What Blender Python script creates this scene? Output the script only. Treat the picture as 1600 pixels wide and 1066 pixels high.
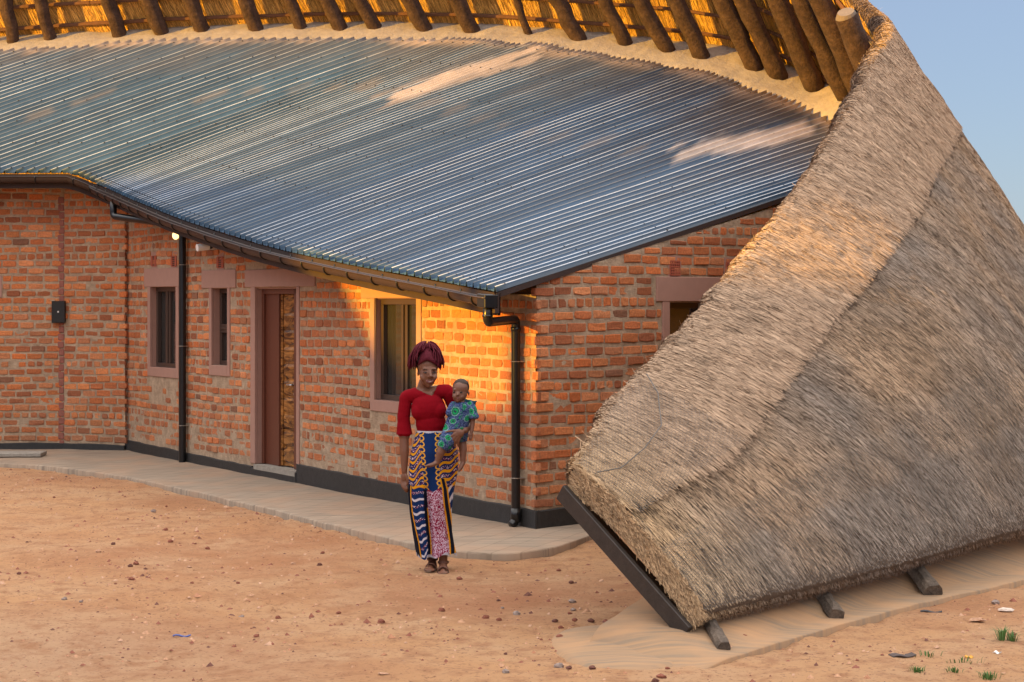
import bpy, math, random
import numpy as np
from mathutils import Vector, Matrix
rng = np.random.default_rng(7)
random.seed(7)
SC = bpy.context.scene
for o in list(bpy.data.objects): bpy.data.objects.remove(o)
COL = SC.collection

# ------------------------------------------------------------------ camera
F = 3000.0; CH = 2.0; HY = 470.0
cam_d = bpy.data.cameras.new('camera'); cam = bpy.data.objects.new('camera', cam_d); COL.objects.link(cam)
cam.location = (0, 0, CH); cam.rotation_euler = (math.radians(90), 0, 0)
cam_d.sensor_width = 36; cam_d.lens = F / 1600 * 36; cam_d.shift_y = -(533 - HY) / 1600
cam_d.clip_end = 3000; SC.camera = cam
# ------------------------------------------------------------------ light
SUN_EL = math.radians(7.0); SUN_X, SUN_Y = -0.87, -0.493
W = bpy.data.worlds.new('World'); SC.world = W; W.use_nodes = True
nt = W.node_tree; nt.nodes.clear()
sky = nt.nodes.new('ShaderNodeTexSky'); sky.sky_type = 'NISHITA'; sky.sun_disc = False
sky.sun_elevation = SUN_EL; sky.sun_rotation = math.atan2(SUN_X, SUN_Y)
sky.altitude = 1200; sky.air_density = 1.0; sky.dust_density = 1.0; sky.ozone_density = 2.5
bgn = nt.nodes.new('ShaderNodeBackground'); bgn.inputs[1].default_value = 0.05
wo = nt.nodes.new('ShaderNodeOutputWorld')
tnt = nt.nodes.new('ShaderNodeVectorMath'); tnt.operation = 'MULTIPLY'; tnt.inputs[1].default_value = (.80, .80, .80)   # evening haze tint
nt.links.new(sky.outputs[0], tnt.inputs[0]); nt.links.new(tnt.outputs[0], bgn.inputs[0])
# added sky fill light: none near the horizon, rising smoothly to strong overhead
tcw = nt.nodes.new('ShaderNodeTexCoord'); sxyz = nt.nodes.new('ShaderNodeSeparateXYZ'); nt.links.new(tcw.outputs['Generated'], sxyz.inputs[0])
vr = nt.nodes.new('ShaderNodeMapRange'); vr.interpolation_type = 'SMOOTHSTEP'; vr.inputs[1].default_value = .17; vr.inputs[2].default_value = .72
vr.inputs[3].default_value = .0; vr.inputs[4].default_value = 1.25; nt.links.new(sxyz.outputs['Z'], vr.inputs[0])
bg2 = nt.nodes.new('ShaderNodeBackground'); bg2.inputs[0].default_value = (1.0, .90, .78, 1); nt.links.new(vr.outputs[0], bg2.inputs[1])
bg3 = nt.nodes.new('ShaderNodeBackground'); bg3.inputs[0].default_value = (.44, .50, .72, 1); bg3.inputs[1].default_value = .30   # even blue-grey evening haze
ads0 = nt.nodes.new('ShaderNodeAddShader')
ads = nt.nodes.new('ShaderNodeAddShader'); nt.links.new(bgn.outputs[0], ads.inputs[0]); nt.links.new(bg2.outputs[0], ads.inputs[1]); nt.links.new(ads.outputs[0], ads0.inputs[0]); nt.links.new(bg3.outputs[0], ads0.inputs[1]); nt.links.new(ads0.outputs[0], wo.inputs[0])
sd = bpy.data.lights.new('sun', 'SUN'); sd.energy = 5.0; sd.angle = math.radians(0.55); sd.color = (1.0, 0.53, 0.04)
sun = bpy.data.objects.new('sun', sd); COL.objects.link(sun)
sv = Vector((SUN_X * math.cos(SUN_EL), SUN_Y * math.cos(SUN_EL), math.sin(SUN_EL)))
sun.rotation_euler = sv.to_track_quat('Z', 'Y').to_euler(); sun.location = sv * 60
SC.view_settings.view_transform = 'Standard'; SC.view_settings.look = 'None'
SC.view_settings.exposure = 0.93; SC.view_settings.gamma = 1
SC.render.engine = 'CYCLES'; SC.cycles.max_bounces = 6

# ------------------------------------------------------------------ helpers
def at(x, y, Y):
    """world point on the ray of photo pixel x, y at depth Y"""
    return np.array([(x - 800) / F * Y, Y, CH + (HY - y) / F * Y])

def mesh(name, V, Fc, mat=None, parent=None, smooth=False, tint=None, uv=None, mats=None, midx=None):
    m = bpy.data.meshes.new(name)
    V = np.asarray(V, dtype=np.float32)
    if isinstance(Fc, np.ndarray):
        n, k = Fc.shape
        m.vertices.add(len(V)); m.vertices.foreach_set('co', V.ravel())
        m.loops.add(n * k); m.loops.foreach_set('vertex_index', Fc.astype(np.int32).ravel())
        m.polygons.add(n); m.polygons.foreach_set('loop_start', np.arange(n, dtype=np.int32) * k)
        try: m.polygons.foreach_set('loop_total', np.full(n, k, dtype=np.int32))
        except Exception: pass
        m.update(calc_edges=True)
    else:
        m.from_pydata([tuple(map(float, v)) for v in V], [], Fc); m.update()
    if smooth: m.polygons.foreach_set('use_smooth', np.ones(len(m.polygons), dtype=bool))
    if tint is not None:
        a = m.attributes.new('tint', 'FLOAT_COLOR', 'POINT')
        t = np.ones((len(V), 4), dtype=np.float32); t[:, :3] = tint; a.data.foreach_set('color', t.ravel())
    if uv is not None:
        a = m.attributes.new('suv', 'FLOAT_VECTOR', 'POINT')
        t = np.zeros((len(V), 3), dtype=np.float32); t[:, :uv.shape[1]] = uv; a.data.foreach_set('vector', t.ravel())
    if mats:
        for q in mats: m.materials.append(q)
        if midx is not None: m.polygons.foreach_set('material_index', np.asarray(midx, dtype=np.int32))
    elif mat: m.materials.append(mat)
    o = bpy.data.objects.new(name, m); COL.objects.link(o)
    if parent: o.parent = parent
    return o

def tag(o, label=None, cat=None, group=None, kind=None):
    if label: o['label'] = label
    if cat: o['category'] = cat
    if group: o['group'] = group
    if kind: o['kind'] = kind
    return o

def empty(name, loc=(0, 0, 0)):
    o = bpy.data.objects.new(name, None); COL.objects.link(o); o.location = [float(c) for c in loc]; o.empty_display_size = .1
    return o

def keep(o, parent):
    """parent an object whose mesh is written in world coordinates"""
    o.parent = parent; o.matrix_parent_inverse = Matrix.Translation(-Vector(parent.location)); return o

class MB:
    def __init__(s): s.v = []; s.f = []; s.n = 0
    def add(s, V, Fc):
        V = [tuple(map(float, p)) for p in V]
        s.v += V; s.f += [tuple(int(i) + s.n for i in f) for f in Fc]; s.n += len(V); return s
    def box(s, c, size, ax=None):
        c = np.array(c, float); h = np.array(size, float) / 2
        ax = np.eye(3) if ax is None else np.array(ax, float)
        V = [c + ax[0] * h[0] * i + ax[1] * h[1] * j + ax[2] * h[2] * k for k in (-1, 1) for j in (-1, 1) for i in (-1, 1)]
        return s.add(V, [(0, 2, 3, 1), (4, 5, 7, 6), (0, 1, 5, 4), (2, 6, 7, 3), (0, 4, 6, 2), (1, 3, 7, 5)])
    def tube(s, pts, r, k=10, caps=True, wob=0):
        pts = [np.array(p, float) for p in pts]; n = len(pts)
        r = [r] * n if np.isscalar(r) else r
        T = [pts[min(i + 1, n - 1)] - pts[max(i - 1, 0)] for i in range(n)]; T = [t / (np.linalg.norm(t) + 1e-9) for t in T]
        a = np.array([0, 0, 1.]) if abs(T[0][2]) < .8 else np.array([1., 0, 0])
        V = []
        for i in range(n):
            b = np.cross(T[i], a); b /= np.linalg.norm(b); a = np.cross(b, T[i])
            for j in range(k):
                g = 2 * math.pi * j / k; rr = r[i] * (1 + (random.uniform(-wob, wob) if wob else 0))
                V.append(pts[i] + rr * (math.cos(g) * a + math.sin(g) * b))
        Fc = [(i * k + j, i * k + (j + 1) % k, (i + 1) * k + (j + 1) % k, (i + 1) * k + j) for i in range(n - 1) for j in range(k)]
        if caps: Fc += [tuple(range(k))[::-1], tuple(range((n - 1) * k, n * k))]
        return s.add(V, Fc)
    def sweep(s, pts, prof):
        """prof(i) -> list of world points of section i"""
        secs = [prof(i) for i in range(len(pts))]; k = len(secs[0]); V = [p for q in secs for p in q]
        Fc = [(i * k + j, i * k + j + 1, (i + 1) * k + j + 1, (i + 1) * k + j) for i in range(len(pts) - 1) for j in range(k - 1)]
        return s.add(V, Fc)
    def build(s, name, mat, parent=None, smooth=False):
        return mesh(name, s.v, s.f, mat, parent, smooth)

def bevel(o, w=.004, seg=2):
    m = o.modifiers.new('bevel', 'BEVEL'); m.width = w; m.segments = seg; m.limit_method = 'ANGLE'; return o

def h2(ix, iy, iz, seed):
    n = (ix * 374761393 + iy * 668265263 + iz * 2147483647 + seed * 974634777) & 0xffffffff
    n = ((n ^ (n >> 13)) * 1274126177) & 0xffffffff
    n = (n ^ (n >> 16)) & 0xffffffff
    return n / 4294967295.0
def vnoise(p, seed=0):
    p = np.asarray(p, float)
    if p.shape[-1] == 2: p = np.concatenate([p, np.zeros(p.shape[:-1] + (1,))], -1)
    i = np.floor(p).astype(np.int64); f = p - i; f = f * f * (3 - 2 * f); r = 0
    for dx in (0, 1):
        for dy in (0, 1):
            for dz in (0, 1):
                w = (f[..., 0] if dx else 1 - f[..., 0]) * (f[..., 1] if dy else 1 - f[..., 1]) * (f[..., 2] if dz else 1 - f[..., 2])
                r = r + w * h2(i[..., 0] + dx, i[..., 1] + dy, i[..., 2] + dz, seed)
    return r * 2 - 1
def fbm(p, seed=0, o=4):
    p = np.asarray(p, float); r = 0; a = 1; 
    for k in range(o): r = r + a * vnoise(p * 2 ** k, seed + k); a *= .5
    return r / 1.6
def cr(keys, t):
    """Catmull-Rom through rows of keys at float index t (array)"""
    K = np.asarray(keys, float); t = np.clip(np.asarray(t, float), 0, len(K) - 1 - 1e-6)
    i = np.floor(t).astype(int); f = (t - i)[..., None]
    g = lambda j: K[np.clip(j, 0, len(K) - 1)]
    p0, p1, p2, p3 = g(i - 1), g(i), g(i + 1), g(i + 2)
    return .5 * (2 * p1 + (p2 - p0) * f + (2 * p0 - 5 * p1 + 4 * p2 - p3) * f ** 2 + (3 * p1 - p0 - 3 * p2 + p3) * f ** 3)
def grid_faces(nu, nv):
    i, j = np.meshgrid(np.arange(nu - 1), np.arange(nv - 1), indexing='ij')
    a = (i * nv + j).ravel(); return np.stack([a, a + nv, a + nv + 1, a + 1], 1)

# ------------------------------------------------------------------ materials
def mat(name, col, rough=.8, metal=0, var=0, scale=8, bump=0, bscale=60, tint=False, spec=.5, col2=None, emit=None):
    m = bpy.data.materials.new(name); m.use_nodes = True; n = m.node_tree; L = n.links
    b = n.nodes['Principled BSDF']; b.inputs['Roughness'].default_value = rough; b.inputs['Metallic'].default_value = metal
    b.inputs['Specular IOR Level'].default_value = spec
    tc = n.nodes.new('ShaderNodeNewGeometry')
    c = n.nodes.new('ShaderNodeRGB'); c.outputs[0].default_value = (*col, 1); src = c.outputs[0]
    if tint:
        a = n.nodes.new('ShaderNodeAttribute'); a.attribute_name = 'tint'; src = a.outputs['Color']
    if var or col2:
        no = n.nodes.new('ShaderNodeTexNoise'); no.inputs['Scale'].default_value = scale; no.inputs['Detail'].default_value = 6
        no.inputs['Roughness'].default_value = .65
        L.new(tc.outputs['Position'], no.inputs['Vector'])
        mx = n.nodes.new('ShaderNodeMix'); mx.data_type = 'RGBA'
        if col2:
            rp = n.nodes.new('ShaderNodeValToRGB'); rp.color_ramp.elements[0].position = .4; rp.color_ramp.elements[1].position = .62
            L.new(no.outputs[0], rp.inputs[0]); L.new(rp.outputs[0], mx.inputs[0]); mx.inputs[7].default_value = (*col2, 1); L.new(src, mx.inputs[6]); src = mx.outputs[2]
        if var:
            hv = n.nodes.new('ShaderNodeMapRange'); hv.inputs[1].default_value = .25; hv.inputs[2].default_value = .75
            hv.inputs[3].default_value = 1 - var; hv.inputs[4].default_value = 1 + var
            n2 = n.nodes.new('ShaderNodeTexNoise'); n2.inputs['Scale'].default_value = scale * 2.7; n2.inputs['Detail'].default_value = 8; n2.inputs['Roughness'].default_value = .7
            L.new(tc.outputs['Position'], n2.inputs['Vector']); L.new(n2.outputs[0], hv.inputs[0])
            vm = n.nodes.new('ShaderNodeVectorMath'); vm.operation = 'SCALE'; L.new(src, vm.inputs[0]); L.new(hv.outputs[0], vm.inputs[3]); src = vm.outputs[0]
    L.new(src, b.inputs['Base Color'])
    if bump:
        bn = n.nodes.new('ShaderNodeTexNoise'); bn.inputs['Scale'].default_value = bscale; bn.inputs['Detail'].default_value = 6; bn.inputs['Roughness'].default_value = .7
        L.new(tc.outputs['Position'], bn.inputs['Vector'])
        bp = n.nodes.new('ShaderNodeBump'); bp.inputs['Distance'].default_value = bump; bp.inputs['Strength'].default_value = 1
        L.new(bn.outputs[0], bp.inputs['Height']); L.new(bp.outputs[0], b.inputs['Normal'])
    if emit: b.inputs['Emission Color'].default_value = (*emit[0], 1); b.inputs['Emission Strength'].default_value = emit[1]
    return m
M = {}
M['brick'] = mat('brick', (.4, .14, .06), .92, var=.38, scale=16, bump=.014, bscale=85, tint=True)
M['mortar'] = mat('mortar', (.47, .345, .235), .95, var=.30, scale=7, bump=.02, bscale=60, col2=(.36, .255, .17))
M['cement'] = mat('cement', (.30, .27, .23), .95, var=.25, scale=9, bump=.01, bscale=50)
M['plinth'] = mat('bitumen_paint', (.022, .021, .021), .6, var=.5, scale=6, bump=.004, bscale=60)
M['plaster'] = mat('brown_plaster', (.35, .195, .150), .75, var=.08, scale=4, bump=.001, bscale=40)
M['frame'] = mat('window_frame_paint', (.055, .035, .028), .35, var=.1)
M['maroon'] = mat('maroon_paint', (.115, .034, .018), .4, var=.08)
M['glass'] = mat('window_glass', (.030, .028, .026), .04, spec=1.0)
M['dark'] = mat('dark_interior', (.012, .010, .009), .9)
M['vent'] = mat('terracotta_vent', (.36, .09, .05), .9, var=.15, bump=.002)
M['gutter'] = mat('gutter_paint', (.036, .021, .018), .4, var=.2, scale=5)
M['pipe'] = mat('pipe_plastic', (.008, .008, .009), .28, var=.2, scale=12)
M['fascia'] = mat('fascia_board', (.034, .017, .013), .75, var=.25, scale=4, bump=.002)
M['whiteplastic'] = mat('white_plastic', (.75, .74, .72), .4)
M['black'] = mat('black_box', (.006, .006, .006), .5)
M['log'] = mat('log_bark', (.050, .026, .018), .95, var=.55, scale=7, bump=.03, bscale=24, col2=(.085, .048, .034))
M['logend'] = mat('sawn_wood', (.17, .13, .10), .8, var=.2, scale=10, bump=.003)
M['batten'] = mat('split_batten', (.14, .062, .030), .85, var=.3, scale=9, bump=.004)
M['ledge'] = mat('mortar_ledge', (.36, .30, .24), .95, var=.2, scale=4, bump=.012, bscale=22, col2=(.31, .26, .22))
M['straw'] = mat('straw', (.4, .3, .2), .8, tint=True, spec=.25)
M['thatchbody'] = mat('thatch_body', (.105, .072, .048), .95, var=.4, scale=12, bump=.02, bscale=60)
M['thatchin'] = mat('thatch_inside', (.50, .28, .08), .95, var=.4, scale=12, bump=.02, bscale=60)
M['wire'] = mat('netting_wire', (.10, .09, .08), .5, metal=.6)
M['board'] = mat('tarred_board', (.030, .022, .018), .55, var=.4, scale=6, bump=.004, bscale=30)
M['post'] = mat('weathered_post', (.16, .12, .088), .95, var=.5, scale=12, bump=.03, bscale=30, col2=(.08, .06, .045))
M['stone'] = mat('stone', (.25, .11, .065), .95, var=.35, scale=20, bump=.004, bscale=90, tint=True)
M['skin'] = mat('skin_dark', (.150, .060, .032), .5, var=.06, scale=20, spec=.45)
M['skin2'] = mat('skin_child', (.150, .064, .038), .5, var=.05, scale=20, spec=.45)
M['red'] = mat('crimson_jersey', (.195, .002, .008), .9, var=.06, scale=30, spec=.1)
M['print'] = mat('wax_print_cotton', (.1, .1, .3), .85, tint=True, spec=.08)
M['hair'] = mat('burgundy_braid', (.095, .008, .018), .75, spec=.2, var=.4, scale=60, bump=.004, bscale=160)
M['hairblack'] = mat('black_hair', (.012, .008, .008), .8, bump=.003, bscale=200)
M['eye'] = mat('eye_white', (.11, .075, .065), .5); M['iris'] = mat('eye_dark', (.008, .005, .004), .2)
M['lip'] = mat('lips', (.16, .045, .038), .45); M['teeth'] = mat('teeth', (.75, .7, .62), .3)
M['leather'] = mat('tan_leather', (.13, .05, .03), .6, var=.15); M['sole'] = mat('sole', (.16, .10, .07), .8)
M['grass'] = mat('grass_blade', (.07, .15, .03), .7, var=.3, scale=12)
M['litter'] = mat('litter_white', (.7, .7, .68), .7)
# ------------------------------------------------------------------ special materials
def roof_mat():
    m = bpy.data.materials.new('roof_sheet_metal'); m.use_nodes = True; n = m.node_tree; L = n.links; b = n.nodes['Principled BSDF']
    g = n.nodes.new('ShaderNodeNewGeometry')
    a = n.nodes.new('ShaderNodeAttribute'); a.attribute_name = 'tint'
    no = n.nodes.new('ShaderNodeTexNoise'); no.inputs['Scale'].default_value = 2.2; no.inputs['Detail'].default_value = 8; no.inputs['Roughness'].default_value = .7
    L.new(g.outputs['Position'], no.inputs['Vector'])
    mr = n.nodes.new('ShaderNodeMapRange'); mr.inputs[1].default_value = .3; mr.inputs[2].default_value = .7; mr.inputs[3].default_value = .8; mr.inputs[4].default_value = 1.2
    L.new(no.outputs[0], mr.inputs[0])
    vm = n.nodes.new('ShaderNodeVectorMath'); vm.operation = 'SCALE'; L.new(a.outputs['Color'], vm.inputs[0]); L.new(mr.outputs[0], vm.inputs[3])
    L.new(vm.outputs[0], b.inputs['Base Color']); b.inputs['Specular IOR Level'].default_value = .35
    r2 = n.nodes.new('ShaderNodeMapRange'); r2.inputs[1].default_value = .3; r2.inputs[2].default_value = .7; r2.inputs[3].default_value = .34; r2.inputs[4].default_value = .52
    L.new(no.outputs[0], r2.inputs[0]); L.new(r2.outputs[0], b.inputs['Roughness'])
    return m
M['roof'] = roof_mat()

def ground_mat():
    m = bpy.data.materials.new('red_dirt'); m.use_nodes = True; n = m.node_tree; L = n.links; b = n.nodes['Principled BSDF']
    b.inputs['Roughness'].default_value = .97; b.inputs['Specular IOR Level'].default_value = .15
    g = n.nodes.new('ShaderNodeNewGeometry')
    def noise(sc, det=7, ro=.65):
        q = n.nodes.new('ShaderNodeTexNoise'); q.inputs['Scale'].default_value = sc; q.inputs['Detail'].default_value = det; q.inputs['Roughness'].default_value = ro
        L.new(g.outputs['Position'], q.inputs['Vector']); return q.outputs[0]
    def ramp(src, p0, p1):
        q = n.nodes.new('ShaderNodeMapRange'); q.inputs[1].default_value = p0; q.inputs[2].default_value = p1; L.new(src, q.inputs[0]); return q.outputs[0]
    def mix(f, c1, c2):
        q = n.nodes.new('ShaderNodeMix'); q.data_type = 'RGBA'; L.new(f, q.inputs[0])
        for s, c in ((6, c1), (7, c2)):
            if isinstance(c, tuple): q.inputs[s].default_value = (*c, 1)
            else: L.new(c, q.inputs[s])
        return q.outputs[2]
    a = n.nodes.new('ShaderNodeAttribute'); a.attribute_name = 'tint'
    c = mix(ramp(noise(1.1), .42, .70), a.outputs['Color'], (.66, .41, .24))
    c = mix(ramp(noise(6), .48, .68), c, (.48, .24, .125))
    c = mix(ramp(noise(34, 4), .56, .70), c, (.31, .14, .078))
    c = mix(ramp(noise(55, 3), .66, .74), c, (.50, .36, .25))
    L.new(c, b.inputs['Base Color'])
    bp = n.nodes.new('ShaderNodeBump'); bp.inputs['Distance'].default_value = .06
    L.new(noise(30, 8, .75), bp.inputs['Height']); L.new(bp.outputs[0], b.inputs['Normal'])
    return m
M['ground'] = ground_mat()

def walk_mat(name, ang, col, col2, col3=(.42, .25, .15)):
    m = bpy.data.materials.new(name); m.use_nodes = True; n = m.node_tree; L = n.links; b = n.nodes['Principled BSDF']
    b.inputs['Roughness'].default_value = .93
    g = n.nodes.new('ShaderNodeNewGeometry')
    mp = n.nodes.new('ShaderNodeMapping'); mp.inputs['Rotation'].default_value = (0, 0, ang); mp.inputs['Scale'].default_value = (1.6, 26, 0)
    L.new(g.outputs['Position'], mp.inputs['Vector'])
    a = n.nodes.new('ShaderNodeTexNoise'); a.inputs['Scale'].default_value = 1; a.inputs['Detail'].default_value = 5; L.new(mp.outputs[0], a.inputs['Vector'])
    c = n.nodes.new('ShaderNodeTexNoise'); c.inputs['Scale'].default_value = 1.6; c.inputs['Detail'].default_value = 8; L.new(g.outputs['Position'], c.inputs['Vector'])
    r = n.nodes.new('ShaderNodeMapRange'); r.inputs[1].default_value = .36; r.inputs[2].default_value = .64; L.new(a.outputs[0], r.inputs[0])
    mx = n.nodes.new('ShaderNodeMix'); mx.data_type = 'RGBA'; L.new(r.outputs[0], mx.inputs[0]); mx.inputs[6].default_value = (*col, 1); mx.inputs[7].default_value = (*col2, 1)
    r2 = n.nodes.new('ShaderNodeMapRange'); r2.inputs[1].default_value = .45; r2.inputs[2].default_value = .68; L.new(c.outputs[0], r2.inputs[0])
    m2 = n.nodes.new('ShaderNodeMix'); m2.data_type = 'RGBA'; L.new(r2.outputs[0], m2.inputs[0]); L.new(mx.outputs[2], m2.inputs[6]); m2.inputs[7].default_value = (*col3, 1)
    last = m2.outputs[2]
    if name.startswith('broom'):
        mq = n.nodes.new('ShaderNodeMapping'); mq.inputs['Rotation'].default_value = (0, 0, ang); L.new(g.outputs['Position'], mq.inputs['Vector'])
        wn = n.nodes.new('ShaderNodeVectorMath'); wn.operation = 'MULTIPLY_ADD'; L.new(c.outputs['Color'], wn.inputs[0]); wn.inputs[1].default_value = (.05, .05, 0); L.new(mq.outputs[0], wn.inputs[2])
        bk = n.nodes.new('ShaderNodeTexBrick'); bk.inputs['Scale'].default_value = 1; bk.inputs['Brick Width'].default_value = .44; bk.inputs['Row Height'].default_value = .20; bk.inputs['Mortar Size'].default_value = .009; bk.inputs['Mortar Smooth'].default_value = .6
        bk.inputs['Color1'].default_value = (1, 1, 1, 1); bk.inputs['Color2'].default_value = (.80, .79, .78, 1); bk.inputs['Mortar'].default_value = (.50, .47, .44, 1); L.new(wn.outputs[0], bk.inputs['Vector'])
        mm = n.nodes.new('ShaderNodeMix'); mm.data_type = 'RGBA'; mm.blend_type = 'MULTIPLY'; mm.inputs[0].default_value = .5; L.new(last, mm.inputs[6]); L.new(bk.outputs[0], mm.inputs[7]); last = mm.outputs[2]
    L.new(last, b.inputs['Base Color'])
    bp = n.nodes.new('ShaderNodeBump'); bp.inputs['Distance'].default_value = .005; L.new(a.outputs[0], bp.inputs['Height']); L.new(bp.outputs[0], b.inputs['Normal'])
    return m
M['walk'] = walk_mat('broom_finished_concrete', -1.15, (.36, .285, .21), (.23, .18, .135), (.36, .25, .17))
M['apron'] = walk_mat('dusty_footing_concrete', .70, (.33, .20, .105), (.22, .155, .10), (.40, .225, .11))

def wood_mat():
    m = bpy.data.materials.new('varnished_door_wood'); m.use_nodes = True; n = m.node_tree; L = n.links; b = n.nodes['Principled BSDF']
    b.inputs['Roughness'].default_value = .25
    g = n.nodes.new('ShaderNodeNewGeometry'); w = n.nodes.new('ShaderNodeTexNoise'); w.inputs['Scale'].default_value = 3.2; w.inputs['Detail'].default_value = 6; w.inputs['Distortion'].default_value = 2.5
    mp = n.nodes.new('ShaderNodeMapping'); mp.inputs['Scale'].default_value = (1, 1, 3.5); L.new(g.outputs['Position'], mp.inputs['Vector']); L.new(mp.outputs[0], w.inputs['Vector'])
    r = n.nodes.new('ShaderNodeValToRGB'); e = r.color_ramp.elements; e[0].position = .36; e[0].color = (.06, .020, .007, 1); e[1].position = .68; e[1].color = (.42, .18, .045, 1)
    L.new(w.outputs[0], r.inputs[0]); L.new(r.outputs[0], b.inputs['Base Color']); return m
M['wood'] = wood_mat()

# ------------------------------------------------------------------ ground
def nonuni(lo, hi, step, far):
    a = np.arange(lo, hi + 1e-6, step); ext = []; d = step
    x = hi
    while x < far: d *= 1.35; x += d; ext.append(x)
    ext = np.array(ext); return np.concatenate([(lo + hi) - ext[::-1] if False else lo - (ext[::-1] - hi), a, ext])
gx = nonuni(-8.5, 6.5, .045, 900); gy = nonuni(7.5, 25.5, .06, 900)
GX, GY = np.meshgrid(gx, gy, indexing='ij'); P2 = np.stack([GX, GY], -1)
def ground_z(P):
    P = np.asarray(P, float)
    z = -.055 + .03 * fbm(P * .6, 3, 3) + .012 * fbm(P * 3.1, 9, 4)
    ru = np.clip(fbm(P * .8 + 7.7, 21, 3) * 2 + .25, 0, 1)
    z = z + ru * (.030 * fbm(P * 8.0, 31, 3)) + .007 * fbm(P * 11, 33, 3)
    return z
GZ = ground_z(P2)
c0 = np.array([.66, .37, .19]); c1 = np.array([.50, .235, .12]); c2 = np.array([.66, .45, .29])
f1 = np.clip(fbm(P2 * .45 + 3, 5, 4) * 1.4 + .5, 0, 1)[..., None]
# the trodden pale track at the front left and the reddish churned soil near the woman
pale = np.clip(1 - ((GX + 3.2) ** 2 / 4.0 + (GY - 11.2) ** 2 / 2.0), 0, 1)[..., None]
redd = np.clip(1 - ((GX - .1) ** 2 / 3.0 + (GY - 13.4) ** 2 / 2.2), 0, 1)[..., None]
gc = c0 * (1 - f1) + (c0 * .25 + c1 * .75) * f1
gc = gc * (1 - .6 * pale) + c2 * .6 * pale; gc = gc * (1 - .75 * redd) + np.array([.46, .205, .11]) * .75 * redd
g = mesh('ground', np.stack([GX, GY, GZ], -1).reshape(-1, 3), grid_faces(len(gx), len(gy)), M['ground'], smooth=True, tint=gc.reshape(-1, 3))
tag(g, kind='structure')

# ------------------------------------------------------------------ building geometry
class Wall:
    def __init__(s, A, t, length):
        s.A = np.array(A, float); s.t = np.array(t, float) / np.linalg.norm(t); s.L = length
        n = np.array([s.t[1], -s.t[0]]); 
        if np.dot(n, -s.A) < 0: n = -n
        s.n = n
    def p(s, u, z, out=0.): return np.array([s.A[0] + s.t[0] * u + s.n[0] * out, s.A[1] + s.t[1] * u + s.n[1] * out, z])
    def P(s, u, z, out):
        return np.stack([s.A[0] + s.t[0] * u + s.n[0] * out, s.A[1] + s.t[1] * u + s.n[1] * out, z + 0 * u], -1)
    def u(s, x, out=0.):
        k = (x - 800) / F; a = s.A + s.n * out     # a + t u on X = kY
        return (k * a[1] - a[0]) / (s.t[0] - k * s.t[1])
    def Y(s, x): return s.A[1] + s.t[1] * s.u(x)
    def uz(s, x, y, out=0.):
        u = s.u(x, out); Y = s.A[1] + s.t[1] * u + s.n[1] * out
        return u, CH + (HY - y) / F * Y
    def ax(s): return [(s.t[0], s.t[1], 0), (s.n[0], s.n[1], 0), (0, 0, 1)]

CX, CY = .21, 16.6
tf = np.array([-5.33, 8.8]); LF = np.linalg.norm(tf)
WF = Wall((CX, CY), tf, LF)
WG = Wall((CX, CY), (.715, .70), 6.5)
WL = Wall((-5.085, 25.22), (-.947, .321), .92)
WM = Wall((-5.956, 25.515), (-1, 0), 9.5)

# eave line: photo pixel columns and the sheet edge height there
ex = np.array([112, 150, 205, 269, 340, 399, 440, 478, 540, 612, 700, 776.])
ey = np.array([271, 287, 311, 338, 362, 380, 390, 399, 412, 426, 442, 457.])
xs = np.linspace(776, 112, 400); ys = np.interp(xs, ex, ey)
kk = (xs - 800) / F; d0 = np.dot(WF.A, WF.n)
over = np.interp(xs, [112, 700, 776], [.42, .42, .55])
Ye = np.minimum((d0 + over) / (kk * WF.n[0] + WF.n[1]), 25.0)
def smooth1(a, w):
    k = np.ones(w) / w; return np.convolve(np.pad(a, w // 2, mode='edge'), k, 'valid')[:len(a)]
Ye = smooth1(Ye, 15)
E1 = np.stack([kk * Ye, Ye, CH + (HY - ys) / F * Ye], 1)
E1[:, 2] = smooth1(E1[:, 2], 21)
xl = np.linspace(112, -700, 200)[1:]
E2 = np.stack([(xl - 800) / F * 25.0, 25.0 + 0 * xl, CH + (HY - 270.5) / F * 25.0 + 0 * xl], 1)
E = np.concatenate([E1, E2]); exs = np.concatenate([xs, xl])
arc = np.concatenate([[0], np.cumsum(np.linalg.norm(np.diff(E, axis=0), axis=1) * np.where(exs[1:] > 112, np.interp(exs[1:], [112, 205, 300], [2.0, 1.7, 1.0]), 1.0))])
a560 = np.interp(-560, -exs, arc); a112 = np.interp(-112, -exs, arc); aEnd = arc[-1]
# top line of the sheets
tx = np.array([1420, 1362, 1310, 1250, 1130, 1000, 850, 744, 650, 480, 250, 0, -200])
ty = np.array([252, 225, 190, 166, 122, 97, 74, 65, 62, 61, 66, 82, 96])
tY = np.array([20.4, 22.8, 24.2, 24.6, 25.0, 25.3, 25.6, 25.8, 25.9, 26.1, 26.4, 26.7, 27.0])
aa = np.linspace(0, aEnd, 600)
Tx = np.interp(aa, [0, .9, 2.0, a560, a112, aEnd], [1410, 1366, 1318, 1250, 698, -110])
Tx = smooth1(Tx, 15); Tx[0] = 1410
Tyy = smooth1(np.interp(-Tx, -tx, ty), 21); TYY = smooth1(np.interp(-Tx, -tx, tY), 41)
T = np.stack([(Tx - 800) / F * TYY, TYY, CH + (HY - Tyy) / F * TYY], 1)
def Ea(a): return np.stack([np.interp(a, arc, E[:, i]) for i in range(3)], -1)
def Ta(a): return np.stack([np.interp(a, aa, T[:, i]) for i in range(3)], -1)

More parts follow.
